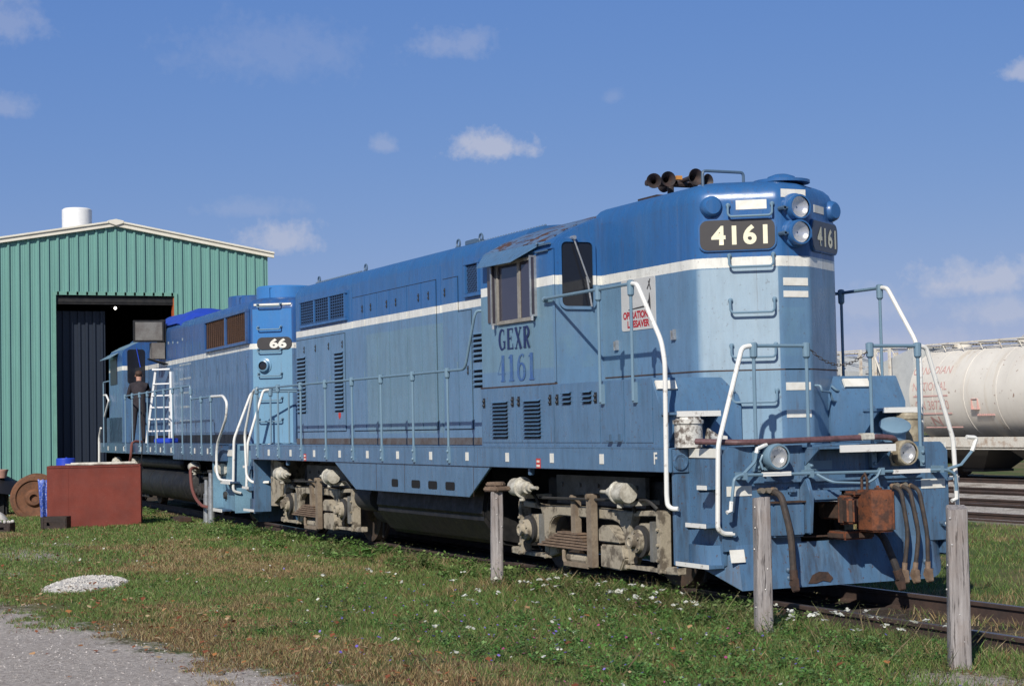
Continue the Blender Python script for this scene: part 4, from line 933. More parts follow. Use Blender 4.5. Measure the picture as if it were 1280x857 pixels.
for z in (4.14, 3.70, 3.27, 2.80, 2.33, 1.92):
    mb = MB(); grab_iron(mb, C2(.20, z+.05, .004), C2(.74, z+.05, .004), .05, N2*.075, .0125); mb.build('grab_iron', M['rail'], H2)
mb = MB(); mb.lathe(C2(.33, 3.0, 0), N2, [(0, .15), (.02, .15), (.03, .12), (.09, .11), (.10, .085)], 22, cap=False); PO = mb.build('end_lamp', M['end66'], H2)
MB().lathe(C2(.33, 3.0, .03), N2, [(0, .01), (.03, .09), (.04, .085), (.045, .03)], 18).build('lens', M['glass'], PO)
# radiator shutters
mb = MB(); y = -HW
for a, b, c, d in ((-5.42, -1.55, 4.06, 4.12), (-5.42, -1.55, 3.44, 3.50), (-5.42, -5.34, 3.5, 4.06), (-3.46, -3.36, 3.5, 4.06), (-1.64, -1.55, 3.5, 4.06)): mb.box(a, b, y-.07, y+.01, c, d)
RS = mb.build('radiator_frame', M['hood66'], H2, .008)
for a, b in ((-5.34, -3.46), (-3.36, -1.64)):
    mb = MB().box(a, b, y-.01, y-.004, 3.5, 4.06)
    for i in range(14): mb.add([(a, y-.045, 3.51+.04*i), (b, y-.045, 3.51+.04*i), (b, y-.012, 3.535+.04*i), (a, y-.012, 3.535+.04*i)], [(0, 1, 2, 3)])
    for i in range(9): mb.box(a+(b-a)*(i+1)/10-.006, a+(b-a)*(i+1)/10+.006, y-.05, y-.04, 3.5, 4.06)
    mb.build('radiator_shutter', M['shut'], RS)
for x, r_, zt in ((-2.15, .58, 4.60), (-4.75, .56, 4.60)):
    mb = MB(); mb.lathe((x, 0, 4.30), (0, 0, 1), [(0, r_), (zt-4.30-.03, r_), (zt-4.30, r_-.03), (zt-4.30-.02, r_-.10), (zt-4.30-.05, .05)], 36)
    mb.tube([(x+r_*.7, -r_*.75, 4.34), (x+r_*.7, -r_*.75, 4.55), (x+r_*.9, -.0, 4.56), (x+r_*.9, 0, 4.34)], .014, 6)
    mb.build('roof_fan', M['end66'] if x > -4 else M['hood66'], H2)
for a, b in ((-12.3, -11.4), (-11.4, -10.5), (-10.5, -9.6), (-9.6, -8.7), (-8.7, -7.8), (-7.8, -6.9), (-6.9, -6.0), (-6.0, -5.2), (-5.2, -4.3), (-4.3, -3.4), (-3.4, -2.5), (-2.5, -1.7)):
    d = MB().box(a+.008, b-.008, -HW-.011, -HW+.005, 1.72, 3.80 if a < -5.5 else 3.28).build('hood_door', M['hood66'], H2, .003)
    mb = MB()
    for z in (3.0, 3.62) if a < -5.5 else (3.0,): mb.box(b-.10, b-.06, -HW-.018, -HW-.011, z-.07, z+.07)
    mb.build('door_latch', M['fit'], d)
mb = MB()
for i in range(8):
    x = -11.9+.55*i; z = 3.86+random.uniform(-.05, .06); mb.box(x-.05, x+.05, -HW-.006, -HW, z-.03, z+.03)
for i in range(5):
    z = 2.0+.32*i; mb.box(-8.4, -7.1, -HW-.0135, -HW-.011, z-.022, z+.022)
mb.build('scraped_patch', worn('pale_scraped_paint', (.45, .48, .48), (.2, .3, .38), .6, scale=8, amount=1, lo=.4, hi=.6), H2)
MB().box(-12.5, -1.75, -HW-.02, -HW, 1.5, 1.68).build('hood_base_strip', M['black'], H2)
# opened hatch cover standing out from the hood side
mb = MB(); x0 = -9.95; mb.box(x0, x0+.04, -1.68, -.95, 3.90, 4.42); mb.box(x0+.04, x0+.055, -1.64, -.99, 3.94, 4.38, 1); mb.box(x0-.5, x0, -1.02, -.90, 3.90, 4.44); mb.box(x0-.25, x0+.03, -1.25, -.93, 3.50, 3.89, 1); mb.prism([(x0-.3, -1.3, 3.5), (x0+.05, -1.3, 3.5), (x0+.25, -.9, 3.36), (x0-.3, -.9, 3.36)], (0, 0, .02))
mb.build('open_hatch_cover', [M['black'], worn('grey_hatch_face', (.22, .21, .19), (.12, .10, .09), .7, scale=3, amount=.7)], L2, .005)
# cab, boxes and short hood beyond it
prof2 = [(y, z+.0) for y, z in prof]
CB2 = MB().prism([(-14.65, y, z) for y, z in prof2], (2.1, 0, 0)).build('cab', M['hood66'], L2, .018, sharp=25)
rp = [(y, z+.012) for y, z in prof if z > 3.83]
MB().prism([(-14.63, y, z) for y, z in rp]+[(-14.63, y, z-.02) for y, z in reversed(rp)], (2.0, 0, 0)).build('cab_roof_skin', M['roofm'] if False else M['rail'], CB2)
mb = MB(); mb.prism([(-12.548, -1.16+p[0], 3.42+p[1]) for p in rrect(.44, .86, .07)], (.012, 0, 0)); DWn = mb.build('door_window', M['glass'], CB2)
MB().tube([(-12.53, -1.15, 3.88), (-12.515, -1.06, 3.40)], .014, 6).build('wiper', M['tarp2'], DWn)
mb = MB(); mb.box(-14.35, -13.35, -1.515, -1.5, 3.0, 3.66); SW2 = mb.build('side_window', M['darkwin'], CB2)
mb = MB(); mb.add([(-14.5, -1.50, 3.80), (-13.15, -1.50, 3.80), (-13.2, -1.74, 3.66), (-14.6, -1.74, 3.66), (-14.5, -1.50, 3.785), (-13.15, -1.50, 3.785), (-13.2, -1.74, 3.645), (-14.6, -1.74, 3.645)], [(0, 1, 2, 3), (7, 6, 5, 4), (0, 4, 5, 1), (1, 5, 6, 2), (2, 6, 7, 3), (3, 7, 4, 0)]); mb.build('window_awning', M['rail'], CB2)
mb = MB().box(-16.0+.9, -12.7, -1.50, 1.50, 1.5, 2.16); mb.build('battery_box', M['sill66'], L2, .01)
mb = MB(); mb.loft(hood_rings(-1.9, -1.17, -.66, .18, HW, 1.45, 4.27, -1, -16.45)); mb.build('short_hood', M['hood66'], L2, sharp=28)
# frame
for s in (-1, 1):
    mb = MB(); mb.box(-15.9, -5.95, min(s*1.30, s*1.548), max(s*1.30, s*1.548), 1.25, 1.50).box(-5.95, -1.66, min(s*1.30, s*1.548), max(s*1.30, s*1.548), 1.17, 1.50); S2 = mb.build('side_sill', M['sill66'], L2, .005)
    if s < 0:
        for x in (-14.6, -13.4, -12.2, -11.0, -9.82, -8.58, -7.36, -6.14, -4.9, -3.67, -2.44): MB().box(x-.045, x+.045, -1.556, -1.549, 1.31, 1.42).build('reflector_square', M['refl'], S2)
MB().box(-15.9, -.75, -1.30, 1.30, 1.38, 1.47).box(-15.9, -1.66, -1.545, 1.545, 1.47, 1.503).build('deck', M['sill66'], L2)
# near end: stairwell panel, end plate, rails
mb = MB(); mb.box(-2.22, -.76, -1.32, -1.27, .22, 1.40).box(-2.25, -2.15, -1.5, -1.27, .25, 1.45); mb.box(-.80, -.75, -1.40, 1.40, .20, 1.50); mb.lathe((-1.35, -1.33, .75), (0, -1, 0), [(0, .10), (.03, .10), (.05, .05)], 16); mb.build('step_panel', worn('pale_blue_step_panel', (.20, .36, .47), (.11, .2, .29), .45, scale=3, amount=.5), L2, .008)
MB().box(-2.18, -1.1, -1.335, -1.321, 1.27, 1.39).build('reflective_plate', M['refl'], L2)
for z, a in ((.25, -2.1), (.8, -1.4)): MB().box(a, a+.75, -1.52, -1.33, z-.03, z).box(a, a+.75, -1.535, -1.52, z-.05, z+.01, 1).build('step_tread', [M['sill66'], M['whitep']], L2)
y = -1.56
MB().tube([(-12.0, y, 2.66), (-4.02, y, 2.70), (-3.92, y, 2.42), (-1.95, y, 2.43)], .018, 7, fil=.03).build('walkway_handrail', M['rail'], L2)
stanchions(L2, [-11.85+1.0*k for k in range(8)], y, 1.30, 2.67, M['rail']); stanchions(L2, [-3.95], y, 1.3, 2.6, M['rail']); stanchions(L2, [-2.95, -2.05], y, 1.3, 2.42, M['rail'])
MB().tube([(-1.98, y, 2.43), (-.95, y, 2.42), (-.62, y, 2.28), (-.72, y, 2.0), (-1.5, y, 1.52), (-1.6, y, 1.3), (-1.6, y, .95), (-1.35, y, .82), (-.9, -1.4, .80)], .026, 8, fil=.12).build('corner_handrail', M['whitep'], L2)
MB().tube([(-.70, -.95, 2.48), (-.70, -1.08, 2.46), (-.70, -1.42, 1.6), (-.70, -1.45, .62), (-.72, -1.3, .58)], .026, 8, fil=.08).build('corner_handrail', M['whitep'], L2)
MB().cyl((-.70, -.97, 2.48), (-.70, .97, 2.48), .018, 8).build('end_handrail', M['rail'], L2)
for yy in (-.95, -.35): MB().cyl((-.70, yy, 1.4), (-.70, yy, 2.48), .018, 8).build('handrail_post', M['rail'], L2)
MB().tube([(-15.15, y, 2.76), (-14.75, y, 2.76), (-14.35, y, 2.60), (-15.05, y, 2.21)], .026, 8, fil=.08).tube([(-15.7, y, 1.9), (-16.0, y, 1.66), (-16.05, y, .75)], .03, 8, fil=.1).build('corner_handrail', M['whitep'], L2)
MB().tube([(-15.2, y, 1.4), (-15.2, y, 3.1), (-14.68, -1.5, 3.12)], .018, 7, fil=.03).build('cab_handrail', M['rail'], L2)
coupler(L2, -.72, 1, M['drust'])
# under the frame
for z, yy, r_, x0, x1 in ((1.06, -1.22, .13, -11.6, -6.2), (.58, -1.02, .36, -11.6, -5.15)):
    mb = MB(); mb.lathe((x0, yy, z), (1, 0, 0), [(-.08, r_*.5), (0, r_*.92), (.05, r_), (x1-x0-.08, r_), (x1-x0-.02, r_*.9), (x1-x0+.04, r_*.45)], 26)
    for q in range(5): mb.lathe((x0+.4+q*(x1-x0-.9)/4, yy, z), (1, 0, 0), [(0, r_*1.015), (.05, r_*1.015)], 26)
    mb.build('air_reservoir', M['black'], L2)
mb = MB(); mb.box(-11.8, -4.9, -.7, .9, .2, 1.3); mb.build('fuel_tank', M['black'], L2, .1)
make_truck(L2, -3.2, M['truckd'], M['cyl'], M['truckd'], False); make_truck(L2, -12.9, M['truckd'], M['cyl'], M['truckd'], False)

# ------------------------------------------------------------------ things on and beside the second engine
def person(loc, rz):
    S = 1.0
    J = dict(pel=(0, 0, .95), sp=(0.02, 0, 1.15), ch=(.05, 0, 1.33), nk=(.07, 0, 1.50), hd=(.10, 0, 1.58), hp=(.115, 0, 1.70),
             ls=(.05, .19, 1.42), le=(.12, .27, 1.15), lw=(.34, .18, 1.10), rs=(.05, -.19, 1.42), re=(.10, -.28, 1.14), rw=(.33, -.16, 1.16),
             lh=(0, .095, .90), lk=(.05, .12, .50), la=(.0, .15, .09), lt=(.16, .17, .04), rh=(0, -.095, .90), rk=(.03, -.10, .50), ra=(-.04, -.11, .09), rt=(.11, -.14, .04))
    rad = dict(pel=(.16, .13), sp=(.155, .115), ch=(.175, .125), nk=(.062, .06), hd=(.075, .08), hp=(.085, .095), ls=(.078, .075), le=(.052, .05), lw=(.034, .032), rs=(.078, .075), re=(.052, .05), rw=(.034, .032),
               lh=(.105, .10), lk=(.068, .066), la=(.048, .05), lt=(.042, .035), rh=(.105, .10), rk=(.068, .066), ra=(.048, .05), rt=(.042, .035))
    E = ['pel sp', 'sp ch', 'ch nk', 'nk hd', 'hd hp', 'ch ls', 'ls le', 'le lw', 'ch rs', 'rs re', 're rw', 'pel lh', 'lh lk', 'lk la', 'la lt', 'pel rh', 'rh rk', 'rk ra', 'ra rt']
    def skin(Jn, Rn, En, root):
        ks = list(Jn); me = bpy.data.meshes.new('skin'); me.from_pydata([Jn[k] for k in ks], [tuple(ks.index(q) for q in e.split()) for e in En], [])
        ob = bpy.data.objects.new('skin', me); COL.objects.link(ob); ob.modifiers.new('s', 'SKIN'); sub = ob.modifiers.new('d', 'SUBSURF'); sub.levels = sub.render_levels = 2
        for i, k in enumerate(ks):
            sv = me.skin_vertices[0].data[i]; sv.radius = Rn[k]; sv.use_root = (k == root)
        dg = bpy.context.evaluated_depsgraph_get(); dg.update(); m2 = bpy.data.meshes.new_from_object(ob.evaluated_get(dg)); bpy.data.objects.remove(ob); return m2
    body = skin(J, rad, E, 'pel')
    bm = bmesh.new(); bm.from_mesh(body)
    for s, wq in ((1, 'lw'), (-1, 'rw')):              # palm and fingers
        w_ = V(J[wq]); Jn = {'w': tuple(w_), 'p': tuple(w_+V((.075, -s*.015, 0)))}; Rn = {'w': (.030, .022), 'p': (.036, .016)}; En = ['w p']
        for k in range(4):
            a = w_+V((.095, -s*.015, (.028-.019*k))); b = a+V((.035, -s*.004, -.006)); c = b+V((.018, -s*.012, -.022)); L_ = 1-.12*abs(k-1)
            Jn.update({'a%d' % k: tuple(a), 'b%d' % k: tuple(a.lerp(b, L_)), 'c%d' % k: tuple(a.lerp(c, L_))}); Rn.update({'a%d' % k: (.010, .010), 'b%d' % k: (.009, .009), 'c%d' % k: (.007, .007)}); En += ['p a%d' % k, 'a%d b%d' % (k, k), 'b%d c%d' % (k, k)]
        t0 = w_+V((.03, -s*.03, .03)); t1 = t0+V((.035, -s*.015, .01)); Jn.update({'t0': tuple(t0), 't1': tuple(t1)}); Rn.update({'t0': (.013, .012), 't1': (.009, .009)}); En += ['w t0', 't0 t1']
        bm.from_mesh(skin(Jn, Rn, En, 'w'))
    for v in bm.verts:                                 # a face: brow, nose, chin
        if v.co.z > 1.56:
            d = v.co-V((.115, 0, 1.66))
            if d.x > .05 and abs(d.y) < .02 and -.04 < d.z < .03: v.co.x += .018
            if d.z < -.06 and d.x > .03: v.co.x += .01
    me = bpy.data.meshes.new('person'); bm.to_mesh(me); bm.free()
    for m in (M['cloth'], M['skin'], M['boot']): me.materials.append(m)
    for p in me.polygons:
        p.use_smooth = True; c = p.center
        p.material_index = 1 if (c.z > 1.535 or (c.x > .30 and 1.0 < c.z < 1.25)) else (2 if c.z < .12 else 0)
    o = bpy.data.objects.new('person', me); COL.objects.link(o); o.location = loc; o.rotation_euler = (0, 0, rz)
    mb = MB(); mb.ball((.085, 0, 1.715), .105, 9, sq=(1.0, .90, .80)); 
    hm = mb.build('hair', M['hair'], o)
    mb = MB()
    for s in (-1, 1): mb.ball((.11, s*.088, 1.66), .024, 5, sq=(.8, .5, 1.2))
    mb.build('ear', M['skin'], o)
    return o
pl_ = W2(-11.9, -1.22, 1.505)
tag(person(tuple(pl_), R(160)), 'man in dark work clothes standing with his back turned on the walkway behind the ladder', 'person')
# step ladder
a0, a1 = V((-9.55, -1.47, 1.505)), V((-9.02, -.97, 1.505)); wd = (a1-a0); bk = V((-.50, .30, 0)); top0, top1 = a0+wd*.22+bk*.5+V((0, 0, 1.72)), a1-wd*.20+bk*.5+V((0, 0, 1.72))
LD = thing('step_ladder', 'white step ladder standing open on the walkway of locomotive 66', 'ladder', tuple(W2(*(a0+wd*.5))), -PH)
off = a0+wd*.5
def lbar(nm, p, q, w_, mat='ladder'):
    p, q = p-off, q-off; MB().tube([p, q], w_, 4).build(nm, M[mat], LD)
lbar('side_rail', a0, top0, .030); lbar('side_rail', a1, top1, .030)
b0, b1 = a0+bk+wd*.08, a1+bk-wd*.08; b0.y = min(b0.y, -.95); b1.y = min(b1.y, -.93)
lbar('back_leg', b0, top0, .020); lbar('back_leg', b1, top1, .020)
for k in range(1, 6):
    t = k/6.2; p, q = a0.lerp(top0, t)-off, a1.lerp(top1, t)-off; e = (q-p); MB().frame_box(p+V((-.03, .02, -.012)), e, V((.06, -.05, 0)), V((0, 0, .03))).build('tread', M['ladder'], LD)
p, q = top0-off, top1-off; MB().frame_box(p-(q-p)*.1+V((-.07, .03, -.01)), (q-p)*1.2, V((.13, -.09, 0)), V((0, 0, .04))).build('top_cap', M['ladder'], LD, .005)
o = MB(); o.frame_box((0, 0, 0), (.62, .0, 0), (.0, .26, 0), (0, 0, .11)); bl = o.build('blue_bundle', M['bluecan'], None, .02); bl.location = W2(-9.0, -1.40, 1.505); bl.rotation_euler = (0, 0, R(25)-PH)
tag(bl, 'small bright blue box lying at the foot of the white step ladder', 'box')
mb = MB(); n_ = 14; vs = []
for i in range(n_+1):
    for j in range(7):
        u = i/n_; v_ = j/6-.5; vs.append((-12.7+4.6*u, v_*1.75, 4.62-(.34*abs(2*v_)**3.0)+.025*math.sin(11*u+6*v_)+.04*math.sin(math.pi*u)-.16*abs(2*u-1)**6))
mb.add(vs, [(i*7+j, i*7+j+1, (i+1)*7+j+1, (i+1)*7+j) for i in range(n_) for j in range(6)]); mb.f += [tuple(reversed([q+len(vs) for q in f])) for f in list(mb.f)]; mb.m += [0]*(n_*6); mb.v += [(x, y, z-.012) for x, y, z in mb.v]
t_ = mb.build('tarpaulin', M['tarp2']); t_.location = L2O; t_.rotation_euler = (0, 0, -PH); tag(t_, 'bright blue tarpaulin spread over the roof of locomotive 66', 'tarpaulin')
def cord(nm, pts, r, mat, label):
    mb = MB().tube([tuple(W2(*p)) for p in pts], r, 7, fil=.25); tag(mb.build(nm, M[mat]), label, 'hose')
cord('air_hose', [(-11.0, -1.30, 1.53), (-10.85, -1.585, 1.56), (-10.75, -1.62, 1.2), (-11.1, -1.62, .9), (-10.8, -1.66, .5), (-11.0, -1.9, -.02), (-11.6, -2.3, -.04)], .035, 'redhose', 'red hose hanging over the walkway edge of locomotive 66 beside the red panel')
cord('air_hose', [(-4.1, -1.40, 1.0), (-3.9, -1.60, 1.02), (-3.6, -1.64, .62), (-3.2, -1.64, .40), (-2.75, -1.60, .27), (-2.6, -1.45, .25)], .032, 'redhose', 'dusty red hose curving down beside the rear truck of locomotive 66')
cord('power_cable', [(-9.1, -1.62, 2.62), (-9.0, -1.66, 1.4), (-8.95, -1.75, .4), (-9.15, -1.95, .0), (-9.3, -2.3, -.06)], .014, 'black', 'thin black cable hanging from the handrail of locomotive 66 down to the ground')
for i, (x, y, z0, z1, lab) in enumerate(((-2.95, -1.75, -.1, .80, 'grey upright jack nearest the red hose, under locomotive 66'), (-2.40, -1.78, -.1, .95, 'taller grey upright jack beside the blue steps of locomotive 66'))):
    J = thing('jack', lab, 'jack', tuple(W2(x, y+.28, z0)), 0, 'jacks under locomotive 66')
    mb = MB(); mb.lathe((0, 0, 0), (0, 0, 1), [(0, .13), (.04, .13), (.06, .07), (z1-z0-.3, .065), (z1-z0-.28, .05), (z1-z0, .045)], 16); mb.build('jack_body', M['alu'], J)
    MB().lathe((0, 0, z1-z0), (0, 0, 1), [(0, .07), (.04, .07), (.045, .05)], 12).build('jack_head', M['truckd'], J)
mb = MB(); mb.prism([(-.3, -.0, 0), (.55, .0, 0), (.5, .25, 0), (-.2, .28, 0)], (0, 0, .09)); sc = mb.build('scrap_plate', M['drust'], None, .01); sc.location = W2(-3.9, -1.95, .14-.2); tag(sc, 'rusty scrap plate lying on the ground below the two grey jacks', 'scrap')

# ------------------------------------------------------------------ engine shed
SX, SY, SH, SAP, SL, GZ = -42.0, 1.905, 5.02, 8.40, .173, -.14
SHED = thing('engine_shed', 'green corrugated steel engine shed with cream roof trim and a dark open doorway', 'shed', (SX, SY, GZ))
def SBX(a, b, c, d, e, f): return (a-SX, b-SX, c-SY, d-SY, e-GZ, f-GZ)
def rel(mb): return mb.xf(lambda q: q-V((SX, SY, GZ)))
# corrugated front: profile of ribs along Y
ys = []; pitch = .305; k0 = -int(SH/pitch)-1
for k in range(k0, -k0+1):
    c = k*pitch
    for du, dx in ((-.045, 0), (-.032, .055), (.032, .055), (.045, 0), (.100, 0), (.108, .008), (.122, .008), (.130, 0), (.175, 0), (.183, .008), (.197, .008), (.205, 0)): ys.append((c+du, dx))
ys = [q for q in sorted(ys) if -SH < q[0] < SH]
def xat(u):
    a = np.array(ys); return float(np.interp(u, a[:, 0], a[:, 1]))
DW, DT = 1.90, 6.16
ys += [(-SH, xat(-SH)), (SH, xat(SH)), (-DW, xat(-DW)), (DW, xat(DW)), (0, xat(0))]; ys = sorted(set(ys))
mb = MB()
for (a, xa), (b, xb) in zip(ys[:-1], ys[1:]):
    zb = DT if -DW <= a and b <= DW else GZ
    za, zc = SAP-SL*abs(a), SAP-SL*abs(b)
    mb.add([(SX+xa, SY+a, zb), (SX+xb, SY+b, zb), (SX+xb, SY+b, zc), (SX+xa, SY+a, za)], [(0, 1, 2, 3)])
rel(mb).build('front_wall', M['green'], SHED, sharp=15)
mb = MB(); mb.box(SX-28, SX-.02, SY-SH-.06, SY-SH, GZ, SAP-SL*SH).box(SX-28, SX-.02, SY+SH, SY+SH+.06, GZ, SAP-SL*SH); mb.box(SX-28.1, SX-28, SY-SH, SY+SH, GZ, SAP)
for i in range(90):
    for s in (-1, 1): mb.box(SX-.3-i*.305, SX-.24-i*.305, SY+s*(SH+.08)-.03, SY+s*(SH+.08)+.03, GZ, SAP-SL*SH)
rel(mb).build('side_wall', M['green'], SHED)
mb = MB()
for s in (-1, 1): mb.prism([(SX+.10, SY, SAP+.06), (SX+.10, SY+s*(SH+.22), SAP+.06-SL*(SH+.22)), (SX+.10, SY+s*(SH+.22), SAP+.13-SL*(SH+.22)), (SX+.10, SY, SAP+.13)], (-28.3, 0, 0))
rel(mb).build('roof', M['roofm'], SHED)
for s in (-1, 1):
    mb = MB(); e = SH+.24
    mb.prism([(SX+.05, SY, SAP-.02), (SX+.05, SY+s*e, SAP-.02-SL*e), (SX+.05, SY+s*e, SAP+.155-SL*e), (SX+.05, SY, SAP+.155)], (.10, 0, 0))
    mb.prism([(SX+.15, SY, SAP+.11), (SX+.15, SY+s*e, SAP+.11-SL*e), (SX+.15, SY+s*e, SAP+.175-SL*e), (SX+.15, SY, SAP+.175)], (.05, 0, 0))
    rel(mb).build('roof_trim', M['trim'], SHED, .008)
mb = MB(); mb.prism([(SX+.21, SY-.25, SAP+.08), (SX+.21, SY-.25, SAP+.16), (SX+.21, SY, SAP+.21), (SX+.21, SY+.25, SAP+.16), (SX+.21, SY+.25, SAP+.08), (SX+.21, SY, SAP+.0)], (-28.5, 0, 0)); rel(mb).build('ridge_cap', M['trim'], SHED, .01)
mb = MB(); 
for s in (-1, 1): mb.box(SX+.0, SX+.055, SY+s*DW-.05+(.05 if s > 0 else -.05)*.9, SY+s*DW+.05+(.05 if s > 0 else -.05)*.9, GZ, DT+.1)
mb.box(SX, SX+.055, SY-DW, SY+DW, DT, DT+.11); rel(mb).build('door_trim', worn('pale_green_trim', (.20, .42, .34), None, .45, scale=2, amount=.3, bump=0), SHED, .004)
mb = MB(); mb.box(SX-.25, SX-.005, SY+DW-.03, SY+DW-.001, GZ, DT); rel(mb).build('door_jamb', M['orange'], SHED)
mb = MB(); mb.box(SX-.35, SX-.05, SY-DW, SY+DW, DT-.28, DT-.03); mb.cyl((SX-.1, SY-DW, DT-.2), (SX-.1, SY+DW, DT-.2), .07, 10); rel(mb).build('door_track', M['black'], SHED)
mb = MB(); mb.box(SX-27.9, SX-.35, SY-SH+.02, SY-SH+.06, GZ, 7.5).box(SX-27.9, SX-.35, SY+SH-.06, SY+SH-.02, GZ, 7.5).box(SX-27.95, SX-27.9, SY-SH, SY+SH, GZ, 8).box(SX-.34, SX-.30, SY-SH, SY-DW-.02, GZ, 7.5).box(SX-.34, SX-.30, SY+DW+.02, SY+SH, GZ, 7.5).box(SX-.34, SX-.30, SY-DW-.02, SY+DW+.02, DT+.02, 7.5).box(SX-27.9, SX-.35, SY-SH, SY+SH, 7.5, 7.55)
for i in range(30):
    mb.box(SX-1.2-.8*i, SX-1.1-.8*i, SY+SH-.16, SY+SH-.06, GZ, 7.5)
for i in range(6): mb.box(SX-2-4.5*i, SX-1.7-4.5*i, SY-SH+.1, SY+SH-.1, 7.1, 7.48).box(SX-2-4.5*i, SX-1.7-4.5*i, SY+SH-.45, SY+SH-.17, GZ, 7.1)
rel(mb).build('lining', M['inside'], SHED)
o = rel(MB().box(SX-27.9, SX+.6, SY-SH+.1, SY+SH-.1, GZ-.1, GZ+.02)).build('floor_slab', M['slab'], SHED)
mb = MB(); mb.box(SX-.75, SX-.70, SY-DW+.02, SY-DW+1.7, GZ+.03, 5.7)
for i in range(7): mb.box(SX-.70, SX-.64, SY-DW+.1+.24*i, SY-DW+.17+.24*i, GZ+.03, 5.7)
rel(mb).build('inner_door', plain('dark_blue_steel_door', (.018, .026, .042), .5), SHED)
mb = MB(); mb.ball((SX-14, 4.9, 6.75), .055, 8); lp = rel(mb).build('lamp_bulb', M['lamp'], SHED)
rel(MB().cyl((SX-14, 4.9, 6.86), (SX-14, 4.9, 7.5), .03, 6).lathe((SX-14, 4.9, 6.80), (0, 0, 1), [(0, .20), (.08, .06), (.1, .04)], 14, cap=False)).build('lamp_shade', M['inside'], SHED)
for x, y, r_, zt in ((-48.3, 1.92, .52, 9.72), (-52.5, 1.95, .50, 9.32)):
    mb = MB(); mb.lathe((x, y, 8.3), (0, 0, 1), [(0, r_*.8), (.25, r_*.8), (.26, r_), (zt-8.3-.05, r_), (zt-8.3, r_-.06), (zt-8.3+.01, .1)], 30); rel(mb).build('roof_vent', M['vent'], SHED)
mb = MB(); mb.lathe((0, 0, 0), (0, 0, 1), [(0, .27), (.02, .29), (.30, .29), (.32, .30), (.35, .29), (.60, .29), (.62, .30), (.65, .29), (.86, .285), (.88, .27), (.875, .24)], 24); mb.cyl((.12, 0, .875), (.12, 0, .90), .03, 8); o = mb.build('barrel', M['bluecan']); o.location = (-40.4, -.02, GZ); o.scale = (1, 1, 1.32); o['label'] = 'blue plastic barrel standing inside the shed doorway'; o['category'] = 'barrel'

